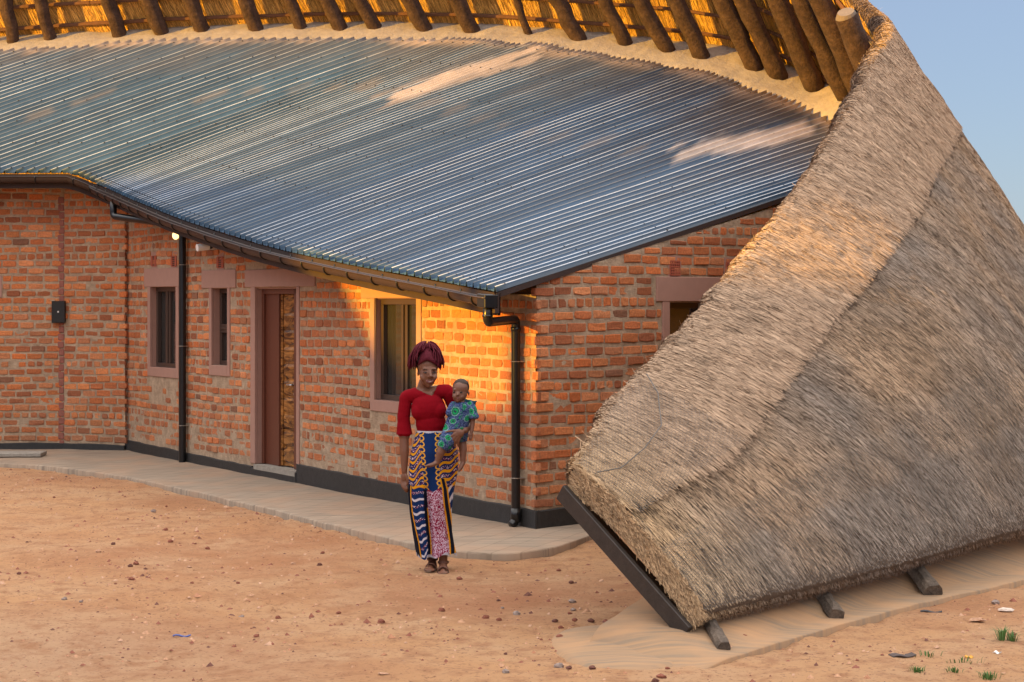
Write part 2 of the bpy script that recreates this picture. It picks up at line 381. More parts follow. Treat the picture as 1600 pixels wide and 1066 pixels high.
def front_top(u):
    """wall top under the front eave at wall coordinate u"""
    X, Y = WF.A + WF.t * u if np.isscalar(u) else None
    x = 800 + F * X / Y
    i = np.argmin(np.abs(exs - x)); return E[i, 2] - .02
VP0 = Ea(0.); VT0 = Ta(0.)
gs = (VT0[2] - VP0[2]) / np.linalg.norm((VT0 - VP0)[:2])
def gable_top(u): return VP0[2] + gs * (u + .56) - .03

house = empty('brick_building', (CX, CY, 0))
tag(house, 'long red brick building under a grey ribbed metal roof, with a door and small windows', 'building')

# openings (u0,u1,z0,z1) and plaster patches in wall coordinates
def rect(w, x0, x1, ytop_at, ybot_at):
    """x0,x1 px; (x,y) top and (x,y) bottom"""
    u0, u1 = sorted((w.u(x0), w.u(x1)))
    return [u0, u1, w.uz(*ybot_at)[1], w.uz(*ytop_at)[1]]
OP = {
 'win1': (WF, rect(WF, 236, 276, (240, 449), (240, 573.5))),
 'win2': (WF, rect(WF, 332, 356.5, (340, 451), (340, 571))),
 'door': (WF, rect(WF, 400, 464.5, (405, 452), (405, 725.5))),
 'win3': (WF, rect(WF, 586.5, 652, (600, 467.5), (590, 625))),
 'wing': (WG, rect(WG, 1045, 1118, (1050, 473), (1050, 610))),
}
LINT = {
 'win1': (WF, rect(WF, 227, 284, (235, 420), (235, 448.5))),
 'win2': (WF, rect(WF, 317, 370, (325, 422.5), (325, 450.5))),
 'door': (WF, rect(WF, 384.6, 494, (390, 422), (390, 449))),
 'win3': (WF, rect(WF, 566, 668, (600, 437), (600, 466))),
 'wing': (WG, rect(WG, 1024, 1160, (1030, 432.5), (1030, 471))),
 'winL': (WM, rect(WM, -70, 3.5, (0, 431), (0, 465))),
}
SUR = {}
for k, (dx0, dx1, sb) in {'win1': (232, 280.5, (240, 588)), 'win2': (328, 360.5, (340, 587)), 'door': (393, 469, None), 'win3': (580, 659.5, (590, 642.5)), 'wing': (1034, 1128, (1050, 635))}.items():
    w, o = OP[k]; u0, u1 = sorted((w.u(dx0), w.u(dx1))); zb = w.uz(*sb)[1] if sb else o[2]
    SUR[k] = (w, [u0, u1, zb, LINT[k][1][2]])

PT = .17   # plinth top
def blocked(w, u0, u1, z0, z1, rects):
    return any(u0 < r[1] and u1 > r[0] and z0 < r[3] and z1 > r[2] for r in rects)
def rects_of(w):
    r = [q for D in (LINT, SUR) for (ww, q) in D.values() if ww is w]
    r += [[q[0], q[1], q[2] - .0, q[3]] for (ww, q) in OP.values() if ww is w]
    return r

def wall_grid(name, w, zbase, top, parent, step=.03, thick=True):
    nu = int(w.L / step) + 1; zt = max(top(u) for u in np.linspace(0, w.L, 12)) + .03; nz = int((zt - zbase) / step) + 1
    u = np.linspace(0, w.L, nu); z = np.linspace(zbase, zt, nz); U, Z = np.meshgrid(u, z, indexing='ij')
    P = w.P(U, Z, 0 * U); d = .007 * fbm(P * 9, 41, 3) + .003
    tp = np.array([top(q) for q in u])
    Z = np.minimum(Z, tp[:, None])
    P = w.P(U, Z, d)
    Fc = grid_faces(nu, nz); c = P.reshape(-1, 3)
    uc = U.ravel()[Fc].mean(1); zc = Z.ravel()[Fc].mean(1); zh = Z.ravel()[Fc].max(1) - Z.ravel()[Fc].min(1)
    ok = zh > 1e-4
    for (ww, q) in OP.values():
        if ww is w: ok &= ~((uc > q[0] - .01) & (uc < q[1] + .01) & (zc > q[2] - .01) & (zc < q[3] + .01))
    o = mesh(name, c, Fc[ok], M['mortar'], smooth=True); keep(o, parent); return o

# bricks -------------------------------------------------------------
BR = []     # (pixel area, V, F, tint)
def brick(w, u0, u1, z0, z1, proud, back=-.03):
    du, dz = u1 - u0, z1 - z0
    j = lambda s=.0045: random.uniform(-s, s)
    pts = [(u0, z0), (u0 + du * random.uniform(.3, .7), z0), (u1, z0), (u1, (z0 + z1) / 2), (u1, z1), (u0 + du * random.uniform(.3, .7), z1), (u0, z1), (u0, (z0 + z1) / 2)]
    cu, cz = (u0 + u1) / 2, (z0 + z1) / 2; ring = []; fr = []
    ch = random.uniform(.001, .010)
    for i, (a, b) in enumerate(pts):
        k = .35 if i % 2 == 0 else 1
        a2 = a + j() + (cu - a) / du * ch * (1.2 if i % 2 == 0 else 0); b2 = b + j() + (cz - b) / dz * ch * (1.0 if i % 2 == 0 else 0)
        ring.append((a2, b2))
    tilt = (j(.004), j(.004)); e = .006
    V = []
    for a, b in ring: V.append(w.p(a, b, back))
    for a, b in ring: V.append(w.p(a, b, proud - random.uniform(.003, .008)))
    for a, b in ring:
        a2 = a + np.sign(cu - a) * min(e * random.uniform(.6, 1.8), abs(cu - a)); b2 = b + np.sign(cz - b) * min(e * random.uniform(.6, 1.5), abs(cz - b))
        V.append(w.p(a2, b2, proud + tilt[0] * (a - cu) / du + tilt[1] * (b - cz) / dz + j(.0015)))
    V.append(w.p(cu, cz, proud + j(.003)))
    Fc = []
    for r in (0, 8): Fc += [(r + i, r + (i + 1) % 8, r + 8 + (i + 1) % 8, r + 8 + i) for i in range(8)]
    Fc += [(16 + i, 16 + (i + 1) % 8, 24) for i in range(8)]
    return V, Fc
BT = np.array([1.36, 1.32, 1.10]) * np.array([[.40, .130, .050], [.36, .112, .046], [.43, .155, .065], [.30, .098, .045], [.38, .150, .075], [.45, .175, .085], [.26, .085, .042], [.34, .135, .072], [.42, .120, .040], [.19, .085, .055]])
BW = np.array([5, 5, 4, 4, 3, 2, 2.5, 2.5, 3, .6]); BW /= BW.sum()
def lay(w, zbase, top, umin=0., umax=None, quoin=False, parent=None, stretch=.222):
    umax = umax or w.L; R = rects_of(w); z = zbase; row = 0; out = []
    ph = random.random()
    while z < 4.2:
        hgt = .101 * random.uniform(.97, 1.03); hb = random.uniform(.068, .078)
        header = row % 7 == 3
        ln = .095 if header else stretch
        u = umin - (ln * (.5 if row % 2 else 0)) - (random.uniform(0, .03))
        if quoin: u = umin + (.0 if row % 2 else -.022)
        sag = lambda uu: .012 * math.sin(uu * 1.3 + row * .35) + .01 * vnoise(np.array([uu * 1.7, row * .45]), 77)
        while u < umax:
            L = ln * random.uniform(.9, 1.06)
            if random.random() < .08: L *= .6
            if quoin and u <= umin + .01: L = (.15 if row % 2 else .235)
            g = random.uniform(.016, .030); u1 = u + L
            zc = z + sag((u + u1) / 2); q0, q1 = max(u, umin - .03), min(u1, umax)
            for r in R:      # cut against plaster surrounds
                if zc < r[3] and zc + hb > r[2]:
                    if q0 < r[0] - .012 < q1: q1 = min(q1, r[0] - .012)
                    elif q0 < r[1] + .012 < q1: q0 = max(q0, r[1] + .012)
            okk = q1 - q0 > .05 and not blocked(w, q0, q1, zc, zc + hb, R)
            tpm = min(top(q0), top(q1)); hb_ = min(hb, tpm - zc - .004)
            if okk and hb_ > .018:
                for b in CEM:
                    if b[0] is w and b[1] < (q0 + q1) / 2 < b[2] and b[3] < zc + hb / 2 < b[4] and random.random() < .8: okk = False
                if okk:
                    pr = random.gauss(.011, .0035)
                    ti = BT[rng.choice(len(BT), p=BW)] * random.uniform(.80, 1.16); low_ = np.clip((.9 - zc) / .9, 0, 1) * .30; ti = ti * (1 - low_) + np.array([.33, .20, .12]) * low_ * .9
                    if w is WF and zc < .45: pr -= .006; 
                    if quoin and u <= umin + .01: pr += .006
                    V, Fc = brick(w, q0, q1, zc, zc + hb_ * (random.uniform(.93, 1.04) if hb_ == hb else 1), pr)
                    c = w.p((q0 + q1) / 2, zc, 0); x = 800 + F * c[0] / c[1]; y = HY - (c[2] - CH) * F / c[1]
                    vis = -20 < x < 1215 and y < 830
                    if w is WG and x > 880: # behind the thatch edge
                        if y > np.interp(x, [880, 900, 960, 1020, 1130, 1235], [820, 770, 665, 590, 455, 310]) + 6: vis = False
                    area = (q1 - q0) * hb * (F / c[1]) ** 2 * abs(np.dot(w.n, -c[:2] / np.linalg.norm(c[:2])))
                    out.append((area if vis else 0, V, Fc, ti, parent))
            u = u1 + g
        z += hgt; row += 1
    BR.extend(out)
def cem(w, x0, x1, y0, y1):
    xm = (x0 + x1) / 2; u0, u1 = sorted((w.u(x0), w.u(x1))); return (w, u0, u1, w.uz(xm, y1)[1], w.uz(xm, y0)[1])
CEM = [cem(WF, 233, 276, 588, 625), cem(WF, 330, 362, 588, 600), cem(WF, 583, 600, 645, 700), cem(WF, 486, 560, 722, 740)]

topL = lambda u: CH + (HY - 292) / F * 25.1
w1 = wall_grid('wall', WF, PT - .05, front_top, house); w1['label'] = 'front wall with the door and three windows'
w2 = wall_grid('wall', WG, PT - .05, gable_top, house); w2['label'] = 'end wall with the dark window'
w3 = wall_grid('wall', WL, PT - .16, topL, house); w3['label'] = 'short wall at the bend'
w4 = wall_grid('wall', WM, PT - .16, topL, house, step=.06); w4['label'] = 'far left wall with the black box'
lay(WF, PT + .04, front_top, umin=.0, parent=w1, quoin=False, stretch=.172)
lay(WG, PT + .04, gable_top, umin=-.012, umax=5.0, parent=w2, quoin=True)
lay(WL, .13, topL, umin=0, umax=.91, parent=w3, stretch=.19)
lay(WM, .13, topL, umin=.06, umax=9.3, parent=w4, stretch=.195)
BR.sort(key=lambda b: -b[0])
def brick_obj(name, lst, par):
    V = []; Fc = []; ti = []; n = 0
    for a, v, f, t, p in lst:
        V += v; Fc += [tuple(i + n for i in q) for q in f]; n += len(v); ti += [t] * len(v)
    o = mesh(name, np.array(V), Fc, M['brick'], tint=np.array(ti)); o.parent = par; return o
for b in BR[:300]: brick_obj('brick', [b], b[4])
for wq in (w1, w2, w3, w4):
    rest = [b for b in BR[300:] if b[4] is wq]
    if rest: brick_obj('brickwork', rest, wq)['kind'] = 'stuff'

def part(o, parent):
    if parent is house: keep(o, house)
    else: o.parent = parent
    return o
def wbox(mb, w, u0, u1, z0, z1, o0, o1):
    mb.box(w.p((u0 + u1) / 2, (z0 + z1) / 2, (o0 + o1) / 2), (abs(u1 - u0), abs(o1 - o0), abs(z1 - z0)), w.ax()); return mb

# quoin returns: brick heads that show on the front wall's corner are laid by WG; plinth
def plinth(w, u0, u1, z0, z1a, z1b, out):
    n = 24; mb = MB()
    us = np.linspace(u0, u1, n); zt = np.linspace(z1a, z1b, n) + .006 * np.array([vnoise(np.array([q * 5, 1.]), 5) for q in us])
    def sec(i): return [w.p(us[i], z0, out), w.p(us[i], zt[i] - .008, out), w.p(us[i], zt[i], out - .01), w.p(us[i], zt[i] + .004, -.03)]
    mb.sweep(us, sec)
    mb.add([w.p(us[0], z0, out), w.p(us[0], zt[0], out), w.p(us[0], zt[0], -.03), w.p(us[0], z0, -.03)], [(0, 1, 2, 3)])
    mb.add([w.p(us[-1], z0, out), w.p(us[-1], zt[-1], out), w.p(us[-1], zt[-1], -.03), w.p(us[-1], z0, -.03)], [(0, 1, 2, 3)])
    return part(mb.build('plinth', M['plinth'], smooth=False), house)
uD0, uD1 = OP['door'][1][:2]
plinth(WF, -.02, uD0 - .02, -.12, .185, .235, .022)
plinth(WF, uD0 - .02, uD1 + .08, -.12, OP['door'][1][2] - .02, OP['door'][1][2] - .05, .03)
plinth(WF, uD1 + .08, WF.L, -.12, .12, .17, .022)
plinth(WG, -.02, 6.4, -.12, .185, .20, .022)
plinth(WL, 0, .92, -.12, .10, .11, .022)
plinth(WM, 0, 9.4, -.12, .11, .12, .022)
# door step
st = MB(); o = OP['door'][1]; wbox(st, WF, o[0] + .003, o[1] - .003, o[2] - .06, o[2] - .004, -.25, .032); part(st.build('door_step', M['cement']), house)

def surround(key):
    w, o = OP[key]; _, l = LINT[key]; _, s = SUR[key]; mb = MB()
    out = .016
    wbox(mb, w, l[0], l[1], l[2], l[3], -.02, out + .004)
    wbox(mb, w, s[0], o[0], s[2], l[2], -.02, out); wbox(mb, w, o[1], s[1], s[2], l[2], -.02, out)
    if s[2] < o[2] - .01: wbox(mb, w, o[0], o[1], s[2], o[2], -.1, out + .002)
    wbox(mb, w, o[0] - .03, o[0] - .0005, o[2], o[3], -.26, -.021); wbox(mb, w, o[1] + .0005, o[1] + .03, o[2], o[3], -.26, -.021)
    wbox(mb, w, o[0], o[1], o[3] + .0005, o[3] + .03, -.26, -.021)
    return mb
def window(key, nd=.07, kind='slide', label=None, mid=None):
    w, o = OP[key]
    f = MB(); t = .055; u0, u1, z0, z1 = o; a, b = -nd - .05, -nd
    wbox(f, w, u0, u1, z0, z0 + t, a, b); wbox(f, w, u0, u1, z1 - t, z1, a, b)
    wbox(f, w, u0, u0 + t, z0 + t, z1 - t, a, b); wbox(f, w, u1 - t, u1, z0 + t, z1 - t, a, b)
    if kind == 'bar':
        zm = z0 + (z1 - z0) * .48; wbox(f, w, u0 + t, u1 - t, zm - .05, zm + .05, a, b + .006)
        wbox(f, w, u0 + t, u1 - t, zm - .012, zm + .012, b + .006, b + .02)
    if kind == 'slide':
        um = w.u(mid, -nd) if mid else (u0 + u1) / 2
        wbox(f, w, um - .035, um + .02, z0 + t, z1 - t, a - .02, b - .012); wbox(f, w, um + .022, um + .06, z0 + t, z1 - t, a, b + .004)
        wbox(f, w, u0 + t, u0 + t + .03, z0 + t, z1 - t, a, b - .02)
    win = part(bevel(f.build('window', M['frame']), .003, 1), house)
    if label: win['label'] = label
    part(bevel(surround(key).build('surround', M['plaster']), .004, 1), win)
    n = 2
    if kind == 'bar':
        rs = [(u0 + t, u1 - t, z0 + t, zm - .05), (u0 + t, u1 - t, zm + .05, z1 - t)]
    elif kind == 'slide':
        rs = [(u0 + t + .03, um - .035, z0 + t, z1 - t), (um + .06, u1 - t, z0 + t, z1 - t)]
    else: rs = [(u0 + t, u1 - t, z0 + t, z1 - t)]
    for i, r in enumerate(rs):
        g = MB(); wbox(g, w, r[0], r[1], r[2], r[3], a + .006 - .012 * i, a + .012 - .012 * i); part(g.build('pane', M['glass']), win)
    bk = MB(); wbox(bk, w, u0 - .02, u1 + .02, z0, z1, -.32, -.30); part(bk.build('dark_room_plate', M['dark']), win)  # dark plate standing in for the unlit room behind the glass
    return win
window('win1', mid=263, label='window partly behind the far downpipe')
window('win2', nd=.09, kind='bar', label='narrow window with a middle bar')
window('win3', nd=.06, mid=632, label='window behind the woman')
window('wing', nd=.12, kind='plain', label='dark window of the end wall, half behind the thatch')
# lintel of the window past the left edge
lw, lr = LINT['winL']; mb = MB(); wbox(mb, lw, lr[0], lr[1], lr[2], lr[3], -.02, .02); wbox(mb, lw, lr[0] + .08, lr[0] + .16, lr[2] - 1.05, lr[2], -.02, .016)
wbox(mb, lw, lr[1] - .16, lr[1] - .08, lr[2] - 1.05, lr[2], -.02, .016)
part(bevel(mb.build('lintel', M['plaster']), .004, 1), house)

# door
w, o = OP['door']; u0, u1, z0, z1 = o
# note: u grows to the left in the picture
d = MB(); t = .05; a, b = -.15, -.07
wbox(d, w, u0 - .0, w.u(459, -.07), z0, z1, a, b); wbox(d, w, u1 - t, u1, z0, z1, a, b); wbox(d, w, u0 + t, u1 - t, z1 - .055, z1, a, b)
um = w.u(440.5, -.12); 
wbox(d, w, um, um + .03, z0, z1 - .055, a, b - .012)
door = part(bevel(d.build('door', M['maroon']), .004, 1), house); door['label'] = 'half-open front door'
part(bevel(surround('door').build('surround', M['plaster']), .004, 1), door)
mp_ = MB(); wbox(mp_, w, um + .03, u1 - t, z0, z1 - .055, -.135, -.10); ug = w.u(414, -.1)
wbox(mp_, w, ug - .006, ug + .006, z0 + .01, z1 - .07, -.10, -.094)
part(mp_.build('fixed_panel', M['maroon']), door)
wl = MB(); q0, q1 = w.u(459, -.07) + .001, um; wbox(wl, w, q0, q1, z0 + .01, z1 - .06, -.16, -.125)
for (s0, s1) in ((q0, q0 + .055), (q1 - .05, q1)): wbox(wl, w, s0, s1, z0 + .01, z1 - .06, -.125, -.105)
leaf = part(bevel(wl.build('door_leaf', M['wood']), .004, 1), door)
nz = 10; hz = (z1 - z0 - .1) / nz
for i in range(nz):
    za = z0 + .03 + i * hz
    pn = MB(); V = [w.p(q0 + .06, za + .012, -.124), w.p(q1 - .055, za + .012, -.124), w.p(q1 - .055, za + hz - .012, -.124), w.p(q0 + .06, za + hz - .012, -.124),
         w.p(q0 + .085, za + .04, -.108), w.p(q1 - .08, za + .04, -.108), w.p(q1 - .08, za + hz - .04, -.108), w.p(q0 + .085, za + hz - .04, -.108)]
    pn.add(V, [(0, 1, 5, 4), (1, 2, 6, 5), (2, 3, 7, 6), (3, 0, 4, 7), (4, 5, 6, 7)]); part(pn.build('raised_panel', M['wood']), door)
hb = MB(); zh = w.uz(455, 607)[1]; uh = q0 + .03
wbox(hb, w, uh - .018, uh + .018, zh - .12, zh + .1, -.105, -.098)
hb.tube([w.p(uh, zh + .03, -.1), w.p(uh, zh + .03, -.055), w.p(uh + .02, zh + .03, -.05), w.p(uh + .11, zh + .03, -.05)], .009, 8)
hb.tube([w.p(uh, zh - .07, -.1), w.p(uh, zh - .07, -.085)], .014, 10)
part(hb.build('handle', mat('steel', (.6, .6, .6), .25, 1)), door)

# air vents
def vent(w, x, y, wu, hz, rows, cols):
    u, z = w.uz(x, y); mb = MB(); fr = .0; 
    # back plate and grid bars
    v = MB(); b = .018
    n = cols
    for i in range(n + 1):
        uu = u - wu / 2 + wu * i / n; wbox(v, w, uu - wu / n * .16, uu + wu / n * .16, z - hz / 2, z + hz / 2, -.01, .020)
    for i in range(rows + 1):
        zz = z - hz / 2 + hz * i / rows; wbox(v, w, u - wu / 2, u + wu / 2, zz - hz / rows * .2, zz + hz / rows * .2, -.01, .0185)
    vo = part(v.build('air_vent', M['vent']), house)
    wbox(mb, w, u - wu / 2 - .03, u + wu / 2 + .03, z - hz / 2 - .045, z + hz / 2 + .05, -.02, -.004 + .012)
    pl = mb.build('vent_plaster', M['plaster']); part(pl, vo)
    bk = MB(); wbox(bk, w, u - wu / 2, u + wu / 2, z - hz / 2, z + hz / 2, -.01, .0095); part(bk.build('vent_hole', M['black']), vo)
vent(WF, 241.5, 408, .14, .125, 5, 1); vent(WF, 273, 408.5, .14, .125, 5, 1); vent(WF, 345.5, 410, .15, .125, 5, 1)
vent(WG, 1053, 419, .13, .13, 5, 5); vent(WG, 1140, 421, .13, .13, 5, 5)
# red mortar chase up the bend of the far wall
ch = MB(); z = .06; 
while z < topL(0) - .1:
    wbox(ch, WM, -.01 + random.uniform(0, .01), .065 + random.uniform(-.01, .015), z, z + .085, -.01, random.uniform(.012, .018)); z += .101
part(bevel(ch.build('mortar_chase', mat('red_mortar', (.27, .10, .075), .95, var=.3, scale=12, bump=.006)), .006, 1), house)
# ------------------------------------------------------------------ metal roof
roof = MB()
PIT = .15; NR = int(aEnd / PIT)
prof = [(0, 0), (.05, 0), (.122, .039), (.13, .043), (.18, .045), (.188, .041), (.26, 0), (.58, 0), (.62, .008), (.67, 0)]
def px_of(P): return 800 + F * P[..., 0] / P[..., 1], HY - (P[..., 2] - CH) * F / P[..., 1]
def seg_d(x, y, a, b):
    a = np.array(a, float); b = np.array(b, float); d = b - a; L = np.hypot(*d); d /= L
    t = (x - a[0]) * d[0] + (y - a[1]) * d[1]; s = -(x - a[0]) * d[1] + (y - a[1]) * d[0]; return t / L, s
def roof_tint(P, aidx, v):
    """sheet paint with rib highlights painted in, and cement splashes (fixed to world positions)"""
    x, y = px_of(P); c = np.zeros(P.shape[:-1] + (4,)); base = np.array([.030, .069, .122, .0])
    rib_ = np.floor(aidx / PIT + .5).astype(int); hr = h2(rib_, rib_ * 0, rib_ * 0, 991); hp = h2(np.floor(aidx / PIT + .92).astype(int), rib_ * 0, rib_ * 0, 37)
    c[:] = base; c[..., :3] *= (.80 + .42 * hp)[..., None]; crest_highlight = np.where(hr > .62, .46, np.where(hr > .3, .26, .14))[..., None] * np.array([.92, .98, 1.08, 0])  # paler rib tops paint the sun's highlight into the colour
    fr = (aidx / PIT) % 1.0; cr_ = ((fr > .126) & (fr < .184))[..., None]; c[:] = np.where(cr_, crest_highlight, c)
    n = fbm(np.stack([aidx * 2.0, v * 9], -1), 61, 4); n2 = fbm(np.stack([aidx * .9 + 5, v * 3], -1), 67, 3)
    n3 = vnoise(np.stack([np.floor(aidx / PIT + .9) * 1.37, v * 1.2], -1), 71)
    c[..., :3] *= (1 + .10 * n2 + .07 * n3)[..., None]
    def blend(w, col): 
        w = np.clip(w, 0, 1)[..., None]; nonlocal_c = c * (1 - w) + np.array(col) * w; c[:] = nonlocal_c
    blend(np.clip((v - .72) * 2.2 + .35 * n, 0, .75), (.10, .085, .078, 0))
    blend(np.clip((v - .955) * 22 + .8 * n, 0, .9), (.42, .31, .23, 0))
    t, s = seg_d(x, y, (600, 153), (830, 84)); t = t + .10 * (n3 > 0) + .05 * n3; w = np.clip(3.6 - np.abs(s) / 3 + 2.5 * n, 0, 1) * (t > .02) * (t < 1.02)
    blend(w * .85, (.46, .37, .32, 0))
    t, s = seg_d(x, y, (1078, 240), (1285, 190)); t = t + .12 * (n3 > 0) + .06 * n3; w = np.clip(3.6 - np.abs(s) / 4 + 2.5 * n, 0, 1) * (t > .02) * (t < 1.05)
    blend(w * .85, (.48, .40, .35, 0))
    for (x0, y0, L) in ((330, 150, 45), (395, 143, 35), (465, 138, 35), (525, 134, 30), (575, 133, 40), (600, 147, 40), (668, 162, 45), (712, 170, 40), (755, 184, 40), (785, 196, 15), (830, 205, 20), (875, 213, 35), (935, 223, 50), (990, 236, 45), (150, 150, 70), (60, 180, 50)):
        t, s = seg_d(x, y, (x0 - L / 2, y0 + L * .17), (x0 + L / 2, y0 - L * .17)); w = np.clip(1.5 - np.abs(s) / 4.5 + .8 * n, 0, 1) * (t > 0) * (t < 1)
        blend(w * .38, (.22, .18, .15, .0))
    return c
roofE = empty('roof', (CX, CY, 2.5)); roofE.parent = house; roofE.location = (0, 0, 2.5)
def rpart(o):
    o.parent = roofE; o.matrix_parent_inverse = Matrix.Translation(-Vector((CX, CY, 2.5))); return o
def sheet(i0, n, v0, v1, lift, je=0.):
    al = []; hl = []
    for i in range(i0, i0 + n):
        for p, h in prof: al.append((i + p) * PIT); hl.append(h)
    al += [(i0 + n + q) * PIT for q in (0, .05, .122, .13, .18)]; hl += [0, 0, .039, .043, .045]
    al = np.array(al); hl = np.array(hl); vv = np.linspace(v0, v1, 44)
    A, V = np.meshgrid(al, vv, indexing='ij')
    e = Ea(A); t = Ta(A); t = t + (t - e) * je
    P = e * (1 - V[..., None]) + t * V[..., None]
    P[..., 2] += hl[:, None] + lift + .004 * vnoise(np.stack([A * 1.1, V * 4], -1), 5) + .003 * vnoise(np.stack([A * 0 + i0, V * 6], -1), 8) * np.clip(np.abs(V - .515) * 12 - .3, 0, 1)
    P[..., 2] += -.006 * (np.abs(A / PIT - i0) < .3)
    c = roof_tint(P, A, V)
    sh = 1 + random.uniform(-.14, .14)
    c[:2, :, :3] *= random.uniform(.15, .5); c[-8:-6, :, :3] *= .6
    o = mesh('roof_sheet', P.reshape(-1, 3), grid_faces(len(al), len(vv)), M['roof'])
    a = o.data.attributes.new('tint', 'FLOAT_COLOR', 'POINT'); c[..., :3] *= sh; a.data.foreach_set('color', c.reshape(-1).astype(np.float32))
    so = o.modifiers.new('thickness', 'SOLIDIFY'); so.thickness = .0015; so.offset = -1
    rpart(o); return o
i = 0
while i < NR - 5:
    k = 5; je = random.uniform(-.012, .012)
    sheet(i, k, 0, 1.0, random.uniform(0, .0015), je); i += k
# screws
sc = MB()
for r, vv in enumerate((.018, .2, .36, .515, .68, .84, .97)):
    for i in range(0, NR, 1 if r == 0 else 2):
        a = (i + .165 + (1 if r % 2 else 0)) * PIT; P = Ea(a) * (1 - vv) + Ta(a) * vv; P = P + np.array([0, 0, .034])
        sc.tube([P, P + np.array([0, 0, .012])], .010, 6)
rpart(sc.build('roof_screw', mat('screw', (.06, .055, .05), .5, .5), None))['kind'] = 'stuff'

# ------------------------------------------------------------------ gutter, fascia, verge
def eave_frame(a):
    p = Ea(a); q = Ea(min(a + .05, aEnd)) - Ea(max(a - .05, 0)); q /= np.linalg.norm(q)
    n = np.array([q[1], -q[0], 0]); 
    if np.dot(n[:2], -p[:2]) < 0: n = -n
    return p, q, n / np.linalg.norm(n)
al = np.linspace(0.0, aEnd, 260)
def gsec(i, r=.058, dz=-.072, do=.050):
    p, q, n = eave_frame(al[i]); c = p + n * do + np.array([0, 0, dz - .0]); up = np.array([0, 0, 1.])
    S = [c - n * r + up * .02]
    for g_ in np.linspace(math.pi, 2 * math.pi, 10): S.append(c + n * r * math.cos(g_) * -1 * -1 + up * r * math.sin(g_))
    S += [c + n * r + up * .022, c + n * (r + .010) + up * .024, c + n * (r + .010) + up * .012]
    return S
mb = MB(); mb.sweep(al, gsec)
gut = part(mb.build('gutter', M['gutter'], smooth=True), house); gut.modifiers.new('t', 'SOLIDIFY').thickness = .003
def fsec(i):
    p, q, n = eave_frame(al[i]); up = np.array([0, 0, 1.]); b = p - n * .012
    return [b + up * -.012, b + up * -.20, b - n * .028 + up * -.20, b - n * .028 + up * -.012]
mb = MB(); mb.sweep(al, fsec); part(mb.build('fascia', M['fascia']), house)
for a in np.arange(.25, a112 + 5, .52):
    p, q, n = eave_frame(a); up = np.array([0, 0, 1.]); c = p + n * .050 + up * -.072; mb = MB(); pts = [c - n * .056 + up * .04]
    for g_ in np.linspace(math.pi, 2 * math.pi, 9): pts.append(c + n * .064 * math.cos(g_) + up * .064 * math.sin(g_))
    pts.append(c + n * .066 + up * .02); mb.tube(pts, .009, 6)
    o = part(mb.build('gutter_bracket', M['pipe'], smooth=True), gut)
# verge board along the gable side
mb = MB(); vs = np.linspace(0, 1, 30); outv = np.array([.70, -.715, 0])
def vsec(i):
    P = VP0 * (1 - vs[i]) + VT0 * vs[i]; up = np.array([0, 0, 1.])
    return [P + outv * .0 + up * -.006, P + outv * .0 + up * -.055, P - outv * .03 + up * -.055, P - outv * .03 + up * -.006]
mb.sweep(vs, vsec); mb.box((VP0 + np.array([0, 0, -.10]) + outv * -.02), (.05, .05, .16), WG.ax())
part(mb.build('verge_board', M['fascia']), house)
# rafters under the eave (dark timber ends)
for a in np.arange(.5, a112, .9):
    p, q, n = eave_frame(a); mb = MB(); d = Ta(a) - Ea(a); d /= np.linalg.norm(d)
    mb.tube([p + d * .03 + np.array([0, 0, -.07]), p + d * 1.6 + np.array([0, 0, -.07])], .035, 6); part(mb.build('rafter_end', M['fascia']), house)

# downpipes
def bend(pts, r=.06):
    out = [np.array(pts[0], float)]
    for i in range(1, len(pts) - 1):
        p = np.array(pts[i], float); a = np.array(pts[i - 1], float) - p; b = np.array(pts[i + 1], float) - p
        a /= np.linalg.norm(a); b /= np.linalg.norm(b)
        for t in np.linspace(0, 1, 6): out.append(p + a * r * (1 - t) ** 2 + b * r * t ** 2)
    out.append(np.array(pts[-1], float)); return out
up = np.array([0, 0, 1.])
p, q, n = eave_frame(.06); c = p + n * .05 - up * .07
u_, z_ = WF.uz(806, 500, .07); top = WF.p(u_, z_ - .0, .07); bot = WF.p(u_, .07, .07)
Z1 = CH + (HY - 504) / F * c[1]
mb = MB(); mb.tube(bend([c, [c[0], c[1], Z1], [top[0], top[1], Z1 + .02], bot, bot + np.array([0, 0, -.03]) + np.append(WF.n, 0) * .05], .05), .040, 16)
for zz in (Z1 + .055, ):
    mb.tube([[c[0], c[1], zz + .012], [c[0], c[1], zz - .012]], .045, 16)
mb.tube([top - up * .06, top - up * .10], .046, 16); mb.tube([bot + up * .12, bot + up * .0], .046, 16)
dp = part(mb.build('downpipe', M['pipe'], smooth=True), house); dp['label'] = 'downpipe at the near corner'
mb = MB(); mb.box(c + up * -.01, (.14, .13, .115), [q, n, up]); part(bevel(mb.build('gutter_outlet', M['pipe']), .008, 2), gut)
steelm = mat('galvanised_clip', (.45, .42, .38), .4, .8)
def clip(z, u):
    mb = MB(); c_ = WF.p(u, z, .07); 
    mb.tube([c_ + np.array([.044 * math.cos(g), .044 * math.sin(g), 0]) for g in np.linspace(0, 6.2, 20)], .004, 5)
    mb.box(WF.p(u, z, .025), (.10, .05, .008), WF.ax()); return part(mb.build('pipe_clip', steelm), None or house)
for yy in (565, 747): clip(WF.uz(806, yy, .07)[1], u_).parent = dp
